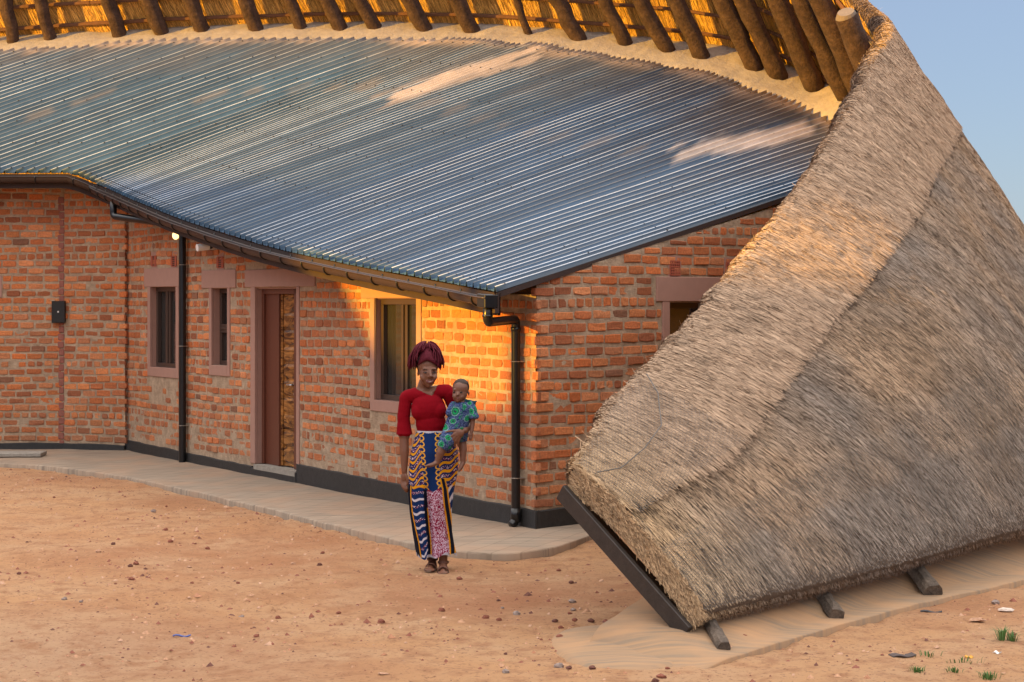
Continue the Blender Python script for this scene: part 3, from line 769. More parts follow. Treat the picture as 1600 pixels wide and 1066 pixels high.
# far downpipe
u2, z2 = WF.uz(285, 380, .07); top2 = WF.p(u2, z2 + .15, .07); bot2 = WF.p(u2, -.02, .07)
ag = np.interp(-183, -exs, arc); pg, qg, ng = eave_frame(ag); cg = pg + ng * .05 - up * .08
Zb = CH + (HY - 338) / F * cg[1]
mid = at(246, 350, cg[1] - .9)
top2b = WF.p(u2, mid[2] - .02, .07)
mb = MB(); mb.tube(bend([cg, [cg[0], cg[1], Zb], top2b, bot2, bot2 - up * .03 + np.append(WF.n, 0) * .05], .06), .045, 14)
dp2 = part(mb.build('downpipe', M['pipe'], smooth=True), house); dp2['label'] = 'far downpipe between two windows'
for yy in (414, 541, 665): 
    k_ = clip(WF.uz(285, yy, .07)[1], u2); k_.parent = dp2

# fixtures ------------------------------------------------------------
ul, zl = WF.uz(272, 368, .14); cl = WF.p(ul, zl, .12)
lamp = empty('wall_lamp', WF.p(ul, zl, 0)); tag(lamp, 'small lit bulkhead lamp glowing under the eave beside the far downpipe', 'lamp')
def sphere(mb, c, r, k=10, a=(1, 1, 1), zmin=-1):
    V = []; n = k
    for i in range(n + 1):
        th = math.pi * i / n
        for j in range(2 * n):
            ph = math.pi * j / n; V.append((c[0] + r * a[0] * math.sin(th) * math.cos(ph), c[1] + r * a[1] * math.sin(th) * math.sin(ph), c[2] + r * a[2] * math.cos(th)))
    Fc = [(i * 2 * n + j, (i + 1) * 2 * n + j, (i + 1) * 2 * n + (j + 1) % (2 * n), i * 2 * n + (j + 1) % (2 * n)) for i in range(n) for j in range(2 * n)]
    return mb.add(V, Fc)
mb = MB(); sphere(mb, cl, .042, 10, (1, 1, 1.2)); o = keep(mb.build('bulb_globe', mat('lit_globe', (1, .8, .5), .4, emit=((1.0, .60, .22), 1.6)), smooth=True), lamp)
mb = MB(); mb.tube([WF.p(ul, zl + .03, 0), WF.p(ul, zl + .03, .10)], .045, 14); keep(mb.build('lamp_base', M['whiteplastic'], smooth=True), lamp)
uc, zc = WF.uz(318, 386, .34); cc = WF.p(uc, zc, .34)
cami = empty('security_camera', WF.p(uc, zc, 0)); tag(cami, 'white security camera fixed under the eave right of the far downpipe', 'camera')
dirc = np.array([-.75, -.45, -.12]); mb = MB(); mb.tube([cc - dirc * .07, cc + dirc * .03, cc + dirc * .09], .042, 16); keep(mb.build('camera_body', M['whiteplastic'], smooth=False), cami)
mb = MB(); mb.tube([cc - dirc * .07, cc - dirc * .115], .034, 16); mb.tube([cc - dirc * .115, cc - dirc * .15 + up * .05, WF.p(uc - .12, zc + .08, 0.0)], .02, 10); keep(mb.build('camera_mount', M['black'], smooth=True), cami)
ub, zb_ = WM.uz(93, 487.5); 
box = empty('wall_box', WM.p(ub, zb_, 0)); tag(box, 'small square black box with a pale dot, screwed to the far left brick wall', 'box')
mb = MB(); wbox(mb, WM, ub - .09, ub + .085, zb_ - .145, zb_ + .145, .0, .09); keep(bevel(mb.build('box_cover', M['black']), .005, 1), box)
mb = MB(); wbox(mb, WM, ub - .012, ub + .006, zb_ - .008, zb_ + .012, .09, .094); keep(mb.build('box_screw', M['whiteplastic']), box)

# ------------------------------------------------------------------ walkway
ok_ = [(-15, 23.4), (-9, 23.5)] 
for (x, y) in ((0, 722), (100, 731), (200, 746), (300, 767), (400, 790), (480, 810), (560, 829), (640, 848), (690, 859), (740, 865), (800, 866), (845, 862), (868, 856), (905, 842), (970, 822), (1060, 800)):
    Y = (CH) * F / (y - HY); ok_.append(((x - 800) / F * Y, Y))
ok_ = np.array(ok_); L = np.concatenate([[0], np.cumsum(np.linalg.norm(np.diff(ok_, axis=0), axis=1))])
s_ = np.linspace(0, 1, 220); OUT = np.stack([np.interp(s_ * L[-1], L, ok_[:, i]) for i in (0, 1)], -1)
OUT = np.stack([smooth1(OUT[:, i], 9) for i in (0, 1)], -1)
ik = np.array([(-15.3, 25.5), (-5.9, 25.5), (-5.0, 25.2)] + [tuple(WF.p(u, 0, -.1)[:2]) for u in (9, 6, 3, .1)] + [tuple(WG.p(u, 0, -.1)[:2]) for u in (1, 3.4)])
Li = np.concatenate([[0], np.cumsum(np.linalg.norm(np.diff(ik, axis=0), axis=1))]); INN = np.stack([np.interp(s_ * Li[-1], Li, ik[:, i]) for i in (0, 1)], -1)
# match outer points to the nearest wall direction
tt = np.linspace(0, 1, 26); G = OUT[:, None, :] * (1 - tt)[None, :, None] + INN[:, None, :] * tt[None, :, None]
zz = .0 + .03 * tt[None, :] + .008 * fbm(G * 2.3, 12, 3)
edge = np.concatenate([OUT, np.full((220, 1), -.14)], 1); edge2 = np.concatenate([OUT, (zz[:, 0] - .012)[:, None]], 1)
top_ = np.concatenate([G, zz[..., None]], -1)
dirn = (INN - OUT); dirn /= np.linalg.norm(dirn, axis=1)[:, None]; top_[:, 0, :2] += dirn * .015
edge2[:, :2] += .006 * np.stack([vnoise(OUT * 12, 3), vnoise(OUT * 12, 4)], -1)
A_ = np.concatenate([edge[:, None], edge2[:, None], top_], 1)
wk = mesh('walkway', A_.reshape(-1, 3), grid_faces(220, 28), M['walk'], smooth=False); tag(wk, kind='structure')
# loose slab at the far left
sl = MB(); pts = [(-30, 713), (60, 712), (66, 716), (-30, 718)]
a0 = at(-40, 716, 24.6); b0 = at(64, 714, 24.7)
sl.box((a0 + b0) / 2 * np.array([1, 1, 0]) + np.array([0, -.15, .045]), (1.0, .42, .05), [(.99, .05, 0), (-.05, .99, 0), (0, 0, 1)])
so = sl.build('concrete_slab', M['cement']); bevel(so, .008, 1); tag(so, 'flat grey slab lying on the walkway at the far left', 'slab')

# ------------------------------------------------------------------ thatch shell
dU = np.array([-.5, -.49, 1.])
def ledge_h(x): return np.interp(x, [0, 744, 1000, 1130, 1250, 1310, 1420], [.17, .17, .22, .30, .40, .46, .42])
def Mpt(a):
    t = Ta(a); x = 800 + F * t[..., 0] / t[..., 1]; h = ledge_h(x)
    h = h + .09; k_ = np.interp(x, [1240, 1330], [1., .30])[..., None] if np.ndim(x) else float(np.interp(x, [1240, 1330], [1., .30])); return t + np.array([1, 1, 0]) * (k_ - 1) * np.stack([h * .5 + .36, h * .5 + .42, h], -1) + np.stack([h * .5 + .36, h * .5 + .42, h], -1)
def a_of_x(x): return float(np.interp(-x, -Tx, aa))
STU = []; STF = []; TH = []; CAPV = []; BU = []
front = [((893, 766, 12.0), (1.05, 11.3, .10), .13, .36, .10), ((958, 668, 12.9), (1.82, 12.2, .12), .17, .46, .2), ((1050, 578, 14.0), (2.73, 13.3, .15), .21, .34, .3),
         ((1148, 464, 15.4), (3.6, 14.4, .19), .24, .28, .38), ((1256, 316, 17.0), (4.65, 15.6, .2), .26, .25, .45), ((1314, 200, 18.8), (5.3, 17.3, .2), .26, .24, .36),
         ((1346, 124, 20.6), (6.25, 19.1, .2), .26, .235, .28), ((1370, 70, 22.3), (6.85, 21.6, .2), .23, .23, .16)]
for (u_px, f, th, cv, bu) in front:
    STU.append(at(*u_px)); STF.append(np.array(f)); TH.append(th); CAPV.append(cv); BU.append(bu)
STU.append(at(1332, 16, 23.0)); STF.append(np.array([6.2, 24.4, .2])); TH.append(.2); CAPV.append(.2); BU.append(.1)
for x in (1310, 1130, 900, 650, 400, 100, -200):
    m_ = Mpt(a_of_x(x) if x > -60 else aEnd) if x > -60 else Mpt(aEnd) + np.array([-1.3, .6, 0])
    hh = 1.35 if x == 1310 else 1.7
    STU.append(m_ + hh * (dU if x != 1310 else np.array([-.5, -.42, 1]))); STF.append(m_ - (m_[2] - .2) * dU * np.array([.9, .9, 1])); TH.append(.25); CAPV.append(.2); BU.append(.0)
NS = len(STU); STU = np.array(STU); STF = np.array(STF)
outdir = STF - STU; outdir[:, 2] = 0; outdir /= np.linalg.norm(outdir, axis=1)[:, None]
STC = (STU + STF) / 2 + np.array(BU)[:, None] * (outdir * .75 + np.array([0, 0, .75])) * 1.2
def shell(u, v, h=0.):
    """inner profile point at station u, 0 rim .. 1 foot, pushed out by h"""
    u = np.asarray(u, float); v = np.asarray(v, float)
    def Pf(u, v):
        U = cr(STU, u); Fo = cr(STF, u); C = cr(STC, u); v = v[..., None]
        return (1 - v) ** 2 * U + 2 * v * (1 - v) * C + v ** 2 * Fo
    P = Pf(u, v); e = .01
    du = Pf(np.minimum(u + e, NS - 1 - 1e-4), v) - Pf(np.maximum(u - e, 0), v); dv = Pf(u, v + e) - Pf(u, v - e)
    n = np.cross(du, dv); n /= np.linalg.norm(n, axis=-1)[..., None] + 1e-9
    fl = np.where((n * np.array([.8, -.2, .7])).sum(-1) < 0, -1., 1.); n = n * fl[..., None]
    dv = dv / (np.linalg.norm(dv, axis=-1)[..., None] + 1e-9)
    return P, n, dv
def thick(u): return np.interp(u, np.arange(NS), TH)
def lump(P): return .028 * fbm(P * 2.2, 51, 3) + .012 * fbm(P * 9, 55, 2)
def outer(u, v, extra=0.):
    P, n, d = shell(u, v); w = thick(u) + lump(P) + extra; w = w * np.clip(np.sqrt(np.clip((1.03 - v) / .05, 0, 1)) * .35 + .65, .6, 1)
    return P + n * w[..., None], n, d
def capv(u): return np.interp(u, np.arange(NS), CAPV)

nu = 420; us = np.linspace(0, NS - 1.001, nu)
sec = []
vi = np.linspace(1, .0, 22); vo = np.linspace(0, 1, 60)
U_, V_ = np.meshgrid(us, vi, indexing='ij'); Pi, ni, di = shell(U_, V_)
U2, V2 = np.meshgrid(us, vo, indexing='ij'); Po, no_, do_ = outer(U2, V2)
P0, n0, d0_ = shell(us, 0 * us); P0 = P0 + d0_ * (.035 * fbm(np.stack([us * 6, us * 0], -1), 33, 3))[:, None]; thr = thick(us) + lump(P0)
rim = []
for ph in np.linspace(0, math.pi, 9)[1:-1]:
    rim.append(P0 + n0 * (thr / 2 * (1 - math.cos(ph)))[:, None] - d0_ * (thr / 2 * math.sin(ph) * .8)[:, None])
rim = np.stack(rim, 1)
P1, n1, d1 = shell(us, 0 * us + 1.0); foot = Po[:, -1:] * .4 + Pi[:, :1] * .6 + d1[:, None] * .03
A_ = np.concatenate([Pi, rim, Po, foot, Pi[:, :1]], 1); kc = A_.shape[1]
Fs = grid_faces(nu, kc)
thatch = empty('thatched_roof', (1.5, 11.8, 0)); tag(thatch, 'huge curved thatched roof sweeping down to the ground at the right', 'thatched roof')
mi = np.zeros((nu - 1, kc - 1), int); mi[:, :24] = 1
o = mesh('thatch', A_.reshape(-1, 3), Fs, smooth=True, mats=[M['thatchbody'], M['thatchin']], midx=mi.ravel()); keep(o, thatch)
endcap = mesh('thatch_end', A_[0], [tuple(range(kc - 1))], M['thatchbody']); keep(endcap, thatch)
# cap layer
uc_ = np.linspace(0, 9.0, 300); vc_ = np.linspace(0, 1, 26); U3, V3 = np.meshgrid(uc_, vc_, indexing='ij')
cvn = capv(U3[:, :1]) + .012 * vnoise(np.stack([U3[:, 0] * 9, U3[:, 0] * 0], -1), 3)[:, None] + .008 * vnoise(np.stack([U3[:, 0] * 40, U3[:, 0] * 0], -1), 4)[:, None]
Pc, nc, dc = outer(U3, V3 * cvn, .030)
und, _, _ = outer(U3[:, :1], cvn, -.05)
Pc2 = np.concatenate([Pc, und], 1); capo = mesh('thatch_cap', Pc2.reshape(-1, 3), grid_faces(300, 27), M['thatchbody'], smooth=True); keep(capo, thatch); capo['label'] = 'paler top layer along the rim'

def straw_mesh(name, base, n, d, length, width, lift, jit, col, roll=.7, parent=thatch):
    N = len(base); s = np.cross(n, d); s /= np.linalg.norm(s, axis=1)[:, None] + 1e-9
    a = rng.normal(0, jit, N)[:, None]; d2 = d * np.cos(a) + s * np.sin(a); s2 = np.cross(n, d2)
    b = rng.normal(0, roll, N)[:, None]; s3 = s2 * np.cos(b) + n * np.sin(b)
    L = length[:, None] / 2; w = width[:, None] / 2; lf = lift[:, None]
    p0 = base - d2 * L + n * (.001); p1 = base + d2 * L + n * lf
    V = np.stack([p0 - s3 * w, p0 + s3 * w, p1 + s3 * w * .8, p1 - s3 * w * .8], 1).reshape(-1, 3)
    o = mesh(name, V, np.arange(N * 4).reshape(N, 4), M['straw'], tint=np.repeat(col, 4, axis=0)); keep(o, parent); o['kind'] = 'stuff'; return o
def sample(N, ulo, uhi, vlo, vhi, fn):
    """area-weighted random (u, v)"""
    u = rng.uniform(ulo, uhi, N * 4); v = rng.uniform(0, 1, N * 4); lo = vlo(u) if callable(vlo) else vlo; hi = vhi(u) if callable(vhi) else vhi
    v = lo + (hi - lo) * v
    Lr = np.linalg.norm(cr(STF, u) - cr(STU, u), axis=1) * (hi - lo); du = np.linalg.norm(cr(STU, np.minimum(u + .05, NS - 1)) - cr(STU, u - .05), axis=1)*.5 + np.linalg.norm(cr(STF, u + .05) - cr(STF, u - .05), axis=1)*.5
    w = Lr * du; k = rng.uniform(0, w.max(), N * 4) < w; return u[k][:N], v[k][:N]
def outer_col(P, u, v, cap):
    n1 = fbm(P * 1.3, 81, 4); n2 = fbm(P * 5, 85, 3); st_ = fbm(np.stack([u * 7, v * 1.6, v * 0], -1), 88, 4); r = rng.uniform(0, 1, len(P))
    body = np.array([.40, .278, .180]); grey = np.array([.29, .235, .190]); gold = np.array([.56, .38, .20]); pink = np.array([.435, .305, .205]); dark = np.array([.11, .070, .045])
    c = np.where(cap[:, None], pink, body)
    g_ = np.clip(.40 + 1.2 * n1 + .55 * np.clip((v - .74 + .02 * n2) * 30, 0, 1), 0, 1)[:, None] * (~cap[:, None]); c = c * (1 - g_) + grey * g_
    tipg = np.clip((.9 - u) * 1.3, 0, 1)[:, None]; c = c * (1 - tipg * .6) + gold * tipg * .6
    k = (r < .24)[:, None]; c = np.where(k, c * .35 + dark * .65, c)
    k = (r > .86)[:, None]; c = np.where(k, c * 1.28, c)
    return c * rng.uniform(.80, 1.16, (len(P), 1)) * (1 + .16 * n2 + .30 * np.minimum(st_, .2) * (~cap))[:, None]
u, v = sample(300000, 0, 9.2, lambda u: capv(u) - .03, 1.0, outer)
P, n, d = outer(u, v, .001); c = outer_col(P, u, v, np.zeros(len(u), bool)); fz = np.clip((1 - v) / .08, .25, 1)
straw_mesh('straw_body', P, n, d, rng.uniform(.04, .11, len(u)) * fz, rng.uniform(.0024, .0048, len(u)), rng.uniform(.001, .009, len(u)) * fz, .12, c, roll=.5)
u, v = sample(160000, 0, 9.0, 0, lambda u: capv(u), outer)
P, n, d = outer(u, v, .032); c = outer_col(P, u, v, np.ones(len(u), bool))
straw_mesh('straw_cap', P, n, d, rng.uniform(.05, .13, len(u)), rng.uniform(.0024, .0048, len(u)), rng.uniform(.001, .007, len(u)), .075, c, roll=.4)
# rim straws
N = 34000; u = rng.uniform(0, 10.5, N); ph = rng.uniform(-.2, math.pi, N)
P0, n0, d0_ = shell(u, 0 * u); P0 = P0 + d0_ * (.035 * fbm(np.stack([u * 6, u * 0], -1), 33, 3))[:, None]; th = thick(u) + lump(P0) + .03
P = P0 + n0 * (th / 2 * (1 - np.cos(ph)))[:, None] - d0_ * (th / 2 * np.sin(ph) * .82)[:, None]
nn = -n0 * np.cos(ph)[:, None] - d0_ * np.sin(ph)[:, None]; dd = n0 * np.sin(ph)[:, None] - d0_ * np.cos(ph)[:, None]
dd = -dd
c = outer_col(P, u, 0 * u, np.ones(N, bool)); low = (ph < 2.0)[:, None]; c = np.where(low, c * np.array([.50, .48, .52]), c)  # inner side of the rim darkened to stand in for shade
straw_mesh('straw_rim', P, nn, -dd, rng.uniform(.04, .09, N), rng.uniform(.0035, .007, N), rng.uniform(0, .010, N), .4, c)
N = 160; u = rng.uniform(.1, 9, N); ph = rng.uniform(.4, 2.8, N); P0, n0, d0_ = shell(u, 0 * u); th = thick(u) + .03
P = P0 + n0 * (th / 2 * (1 - np.cos(ph)))[:, None] - d0_ * (th / 2 * np.sin(ph) * .8)[:, None]; nn = -n0 * np.cos(ph)[:, None] - d0_ * np.sin(ph)[:, None]; dd = nn + rng.normal(0, .7, (N, 3)); dd /= np.linalg.norm(dd, axis=1)[:, None]
straw_mesh('straw_wisps', P, np.cross(dd, rng.normal(0, 1, (N, 3))), dd, rng.uniform(.06, .16, N), rng.uniform(.002, .004, N), rng.uniform(0, .004, N), .1, outer_col(P, u, 0 * u, np.ones(N, bool)) * 1.2)
# inner thatch straws
u, v = sample(60000, 6.2, NS - 1.01, 0, .6, None)
P, n, d = shell(u, v); c = np.array([.78, .47, .13]) * rng.uniform(.45, 1.25, (len(u), 1)) * (1 + .25 * fbm(P * 3, 91, 3))[:, None]
c = np.where(rng.uniform(0, 1, (len(u), 1)) < .12, c * .35, c)
straw_mesh('straw_inside', P - n * .004, -n, d, rng.uniform(.12, .35, len(u)), rng.uniform(.005, .010, len(u)), rng.uniform(.001, .006, len(u)), .08, c, roll=.3)
# straws at the tip end and along the foot
N = 9000; t = rng.uniform(0, 1, N); h = rng.uniform(0, 1, N); u = 0 * t; P, n, d = shell(u, t); P = P + n * (h * (TH[0] + .03 * (t < .36)))[:, None]
ud = -(cr(STU, np.array([.3])) - cr(STU, np.array([0.])))[0]; ud /= np.linalg.norm(ud)
nn = np.repeat(ud[None], N, 0); c = outer_col(P, u, t, np.ones(N, bool)) * .9
straw_mesh('straw_end', P + nn * .004, nn, d, rng.uniform(.04, .12, N), rng.uniform(.004, .008, N), rng.uniform(0, .02, N), .3, c)
N = 22000; u = rng.uniform(0, 8, N); h = rng.uniform(0, 1, N); P, n, d = shell(u, 1.0 + 0 * u); P = P + n * (h * thick(u) * .75)[:, None] + d * .01
c = outer_col(P, u, 1 + 0 * u, np.zeros(N, bool)) * .85
straw_mesh('straw_foot', P, d, n * -.4 + d, rng.uniform(.02, .05, N), rng.uniform(.004, .008, N), rng.uniform(0, .010, N), .6, c)

# netting -------------------------------------------------------------
def hexnet(u0, u1, v0, v1, cell=.046, w=.0010, extra=.03, name='wire_netting'):
    ug = np.linspace(0, 8, 400); Pm, _, _ = shell(ug, 0 * ug + .7); sl_ = np.concatenate([[0], np.cumsum(np.linalg.norm(np.diff(Pm, axis=0), axis=1))])
    s0, s1 = np.interp([u0, u1], ug, sl_); Lv = 2.6
    E_ = []; a = cell / 2; hgt = a * math.sqrt(3)
    for i in range(int((s1 - s0) / (1.5 * a)) + 1):
        for j in range(int((v1 - v0) * Lv / hgt) + 1):
            cx = s0 + i * 1.5 * a; cy = v0 * Lv + j * hgt + (hgt / 2 if i % 2 else 0)
            pts = [(cx + a * math.cos(q * math.pi / 3), cy + a * math.sin(q * math.pi / 3)) for q in range(4)]
            E_ += [(pts[0], pts[1]), (pts[1], pts[2]), (pts[2], pts[3])]
    E_ = np.array(E_); uu = np.interp(E_[..., 0], sl_, ug); vv = np.clip(E_[..., 1] / Lv, 0, 1.0)
    P, n, d = outer(uu, vv, extra); P = P + n * (.004 * vnoise(P * 30, 5))[..., None]
    e = P[:, 1] - P[:, 0]; s = np.cross(n[:, 0], e); s /= np.linalg.norm(s, axis=1)[:, None] + 1e-9
    V = np.stack([P[:, 0] - s * w, P[:, 0] + s * w, P[:, 1] + s * w, P[:, 1] - s * w], 1).reshape(-1, 3)
    o = mesh(name, V, np.arange(len(V)).reshape(-1, 4), M['wire']); keep(o, thatch); o['kind'] = 'stuff'
hexnet(0.02, 1.3, .0, .42, extra=.07); hexnet(0.02, 5.6, .62, 1.0, extra=.028)
# loose tie wire across the tip
pts = [outer(np.array([u]), np.array([v]), .085)[0][0] for u, v in ((.02, .12), (.3, .2), (.6, .22), (.9, .2), (1.2, .1), (1.35, .02))]
mb = MB(); mb.tube(pts, .004, 5); keep(mb.build('tie_wire', M['wire']), thatch)
# board closing the tip
a = shell(np.array([0.]), np.array([-.02]))[0][0]; b = shell(np.array([0.]), np.array([1.02]))[0][0]; nB = shell(np.array([0.]), np.array([.5]))[1][0]
dB = b - a; LB = np.linalg.norm(dB); dB /= LB; sB = np.cross(dB, nB)
if np.dot(sB, ud) < 0: sB = -sB
mb = MB(); c = (a + b) / 2 + sB * .035 - nB * .035; mb.box(c, (LB + .03, .035, .11), [dB, sB, nB])
c2_ = (a + b) / 2 + sB * -.06 - nB * .075; mb.box(c2_, (LB * .97, .16, .03), [dB, sB, nB])
keep(bevel(mb.build('end_board', M['board']), .004, 1), thatch)

# logs ----------------------------------------------------------------
LOGS = [(21, 62, 9, 22), (77, 54, 62, 22), (186, 52, 168, 24), (250, 48, 231, 27), (316, 46, 298, 27), (401, 45, 383, 25), (468, 40, 453, 22), (530, 41, 509, 24), (585, 40, 562, 23),
        (663, 46, 641, 27), (736, 49, 714, 27), (825, 50, 806, 13), (901, 57, 871, 27), (972, 58, 945, 24), (1038, 70, 1001, 29), (1095, 83, 1056, 29), (1175, 97, 1130, 32),
        (1210, 107, 1163, 32), (1266, 123, 1215, 35), (1317, 140, 1251, 33), (1345, 150, 1283, 35)]
for i, (bx, by, tx_, wpx) in enumerate(LOGS + [(-30, 66, -45, 22)]):
    Yb = float(Ta(a_of_x(min(bx, 1310)))[1]) + .34 if bx > -20 else 27.1
    if bx > 1300: Yb -= .15 + (.2 if bx > 1330 else 0)
    B = at(bx, by, Yb); sl_ = (tx_ - bx) / by; ty_ = -170; tX = bx + sl_ * (by - ty_)
    dz = (by - ty_) / F * Yb; Tp = at(tX, ty_, Yb - .47 * dz); r = wpx * .90 / 2 / F * Yb
    B2 = B + (B - Tp) / np.linalg.norm(B - Tp) * .22
    pts = [B2 + (Tp - B2) * t + np.array([random.uniform(-.016, .016), 0, 0]) for t in np.linspace(0, 1, 12)]
    mb = MB(); mb.tube(pts, [r * (1.04 - .12 * t) * random.uniform(.94, 1.06) for t in np.linspace(0, 1, 12)], 16, wob=.06)
    if bx in (972, 1175, 1210, 1317): 
        kp = pts[3] + np.array([-r * .9, -r * .2, 0]); mb.tube([kp, kp + np.array([-.03, -.02, .04])], .022, 6)
    lg = keep(mb.build('log_rafter', M['log'], smooth=True), thatch)
# sawn stump
B = at(1362, 128, 22.75); Tp = at(1322, 24, 22.35); r = .14
mb = MB(); mb.tube([B + (Tp - B) * t for t in np.linspace(-.3, 1, 8)], [r * random.uniform(.96, 1.05) for _ in range(8)], 16, caps=False, wob=.03)
stp = keep(mb.build('log_rafter', M['log'], smooth=True), thatch); stp['label'] = 'short log rafter with a pale sawn top'
ax_ = (Tp - B) / np.linalg.norm(Tp - B); mb = MB(); 
mb.tube([Tp - ax_ * .03, Tp + ax_ * .02 + np.array([0, -.02, .02])], [r * .97, r * .7], 16); e_ = mb.build('sawn_end', M['logend']); e_.parent = stp
# battens
for dzr in (.16, .43, .70, .97, 1.24):
    ug = np.linspace(7.2, NS - 1.2, 120); pts = []
    for uu in ug:
        m0 = cr(STU, np.array([uu]))[0]; f0 = cr(STF, np.array([uu]))[0]
        hh = 1.35 if uu < 9 else 1.7; v_ = (hh - dzr) / (m0[2] - f0[2]) 
        P, n, d = shell(np.array([uu]), np.array([max(v_, .02)])); pts.append(P[0] - n[0] * .045)
    k = 0
    while k < 118:
        e = min(k + random.randint(22, 34), 119); mb = MB(); seg_ = [p + np.array([0, 0, random.uniform(-.008, .008)]) for p in pts[k:e + 1:3]]
        if len(seg_) > 2: mb.tube(seg_, [.026 * random.uniform(.9, 1.15)] * len(seg_), 5); keep(mb.build('batten', M['batten']), thatch)
        k = e - 2 if e < 119 else 999
# ledge ---------------------------------------------------------------
al2 = np.linspace(0, aEnd, 420); T2 = Ta(al2); E2_ = Ea(al2); inw = (E2_ - T2); inw /= np.linalg.norm(inw, axis=1)[:, None]
Mp = Mpt(al2); rows = []
jag = .05 * fbm(np.stack([al2 * 3, al2 * 0], -1), 15, 3)
for k_, f_ in enumerate(np.linspace(0, 1, 14)):
    f2 = f_ ** .8
    P = (T2 + inw * (.06 + jag)[:, None] + np.array([0, 0, .004])) * (1 - f2) + (Mp + np.array([.25, .25, .18]) * np.clip((al2 - 1.5) / 2, 0, 1)[:, None]) * f2
    P[:, 2] += .05 * math.sin(f_ * math.pi) + (.03 * fbm(P * 3, 17, 3) + .012 * fbm(P * 11, 19, 2)) * (1 if k_ else .3)
    rows.append(P)
rows = [rows[0] - np.array([0, 0, .08])] + rows
A_ = np.stack(rows, 1); lo = mesh('ledge', A_.reshape(-1, 3), grid_faces(420, 15), M['ledge'], smooth=True); keep(lo, house); lo['label'] = 'smeared mortar ledge along the top of the metal roof'

# ------------------------------------------------------------------ footing apron
kp = []
for (x, y) in ((1052, 1042), (1090, 1036), (1180, 1012), (1300, 975), (1430, 940), (1600, 903), (1760, 868)):
    Y = CH * F / (y - HY); kp.append(((x - 800) / F * Y, Y))
kp = np.array(kp + [(7.5, 17.6), (9.3, 21.0)]); L = np.concatenate([[0], np.cumsum(np.linalg.norm(np.diff(kp, axis=0), axis=1))]); s_ = np.linspace(0, 1, 160)
K = np.stack([np.interp(s_ * L[-1], L, kp[:, i]) for i in (0, 1)], -1); K = np.stack([smooth1(K[:, i], 9) for i in (0, 1)], -1)
tk = np.gradient(K, axis=0); tk /= np.linalg.norm(tk, axis=1)[:, None]; inn = np.stack([-tk[:, 1], tk[:, 0]], -1)
prof2 = [(0, -.16), (0, -.022), (.008, -.014), (.12, -.010), (.22, -.004), (.26, .012), (.45, .10), (.70, .20), (1.5, .24), (1.55, -.1)]
A_ = []
wid = np.interp(s_, [0, .03, .12, .25, 1], [.5, .6, .75, 1, 1.15])
for (dd_, z_) in prof2:
    p = K + inn * (dd_ * wid)[:, None]; zz_ = z_ * np.interp(s_, [0, .02, .1, .2, 1], [.0, .15, .6, 1, 1]) if z_ > 0 else z_ + 0; zz_ = zz_ - .09 * np.clip(1 - s_ / .035, 0, 1)
    p3 = np.concatenate([p, (zz_ + .006 * vnoise(p * 6, 3))[:, None]], 1); A_.append(p3)
A_ = np.stack(A_, 1); ap = mesh('footing_apron', A_.reshape(-1, 3), grid_faces(160, len(prof2)), M['apron'], smooth=False)
tag(ap, 'sloping dusty concrete footing along the bottom edge of the thatch', 'footing')
# rounded pad at the tip
cpad = at(962, 1003, 11.35); V = []; nr, na = 12, 48
for i in range(nr + 1):
    for j in range(na):
        r_ = i / nr; g_ = 2 * math.pi * j / na; x = cpad[0] + .03 + r_ * .43 * math.cos(g_) * (1 + .05 * math.sin(3 * g_)); y = cpad[1] + r_ * .80 * math.sin(g_) * (1 + .04 * math.cos(2 * g_))
        V.append((x, y, (.040 * (1 - r_ ** 1.6) - .03 * (r_ > .96) - .035) + .006 * float(vnoise(np.array([x * 8, y * 8]), 3))))
Fc = [(i * na + j, i * na + (j + 1) % na, (i + 1) * na + (j + 1) % na, (i + 1) * na + j) for i in range(nr) for j in range(na)]
pd = mesh('concrete_pad', V, Fc, M['apron'], smooth=True); tag(pd, 'low rounded pad of tan concrete under the tip of the thatch', 'pad')
# posts under the thatch edge
for (x0, y0, x1, y1, w_) in ((1428, 886, 1458, 916, .13), (1283, 926, 1307, 951, .10), (1110, 976, 1132, 1000, .09), (1558, 848, 1584, 872, .12)):
    Yb = (CH - .05) * F / (y1 - HY); B = at(x1, y1, Yb) + np.array([0, 0, -.05]); Tt = at(x0, y0, Yb + .36)
    Tt = B + (Tt - B) * 1.5
    mb = MB(); mb.tube([B + (Tt - B) * t for t in np.linspace(0, 1, 7)], [w_ * .50 * random.uniform(.9, 1.12) for _ in range(7)], 12, wob=.14); keep(mb.build('thatch_post', M['post'], smooth=False), thatch)
# ------------------------------------------------------------------ unseen opposite thatched wing, its roofline shaped to shade the yard (left of the frame)
D = 27.0
qs = np.array([-14, 6, 12.4, 13.2, 13.7, 14.3, 15.1, 16.4, 17.15, 18.05, 18.6, 20.0, 22., 44.])
zl = np.array([2.4, 2.4, 2.4, 2.2, 1.75, 1.22, 1.10, 1.22, 1.43, 2.20, 2.90, 3.4, 3.6, 3.65])
cst = zl + (D + 7.6) * math.tan(SUN_EL)   # the lit points lie about 7.6 m on the near side of the origin line
qd = np.linspace(-14, 44, 180); hz = np.interp(qd, qs, cst); hz = smooth1(hz, 3) + .03 * vnoise(np.stack([qd * 3, qd * 0], -1), 2)
Sx, Sy = SUN_X, SUN_Y; nS = math.hypot(Sx, Sy); Sx /= nS; Sy /= nS; nq = np.array([-Sy, -Sx * -1 * -1]); nq = np.array([Sy, -Sx]) # unit vector along q
if nq[1] < 0: nq = -nq
ctr = np.array([-1.0, 18.0]); 
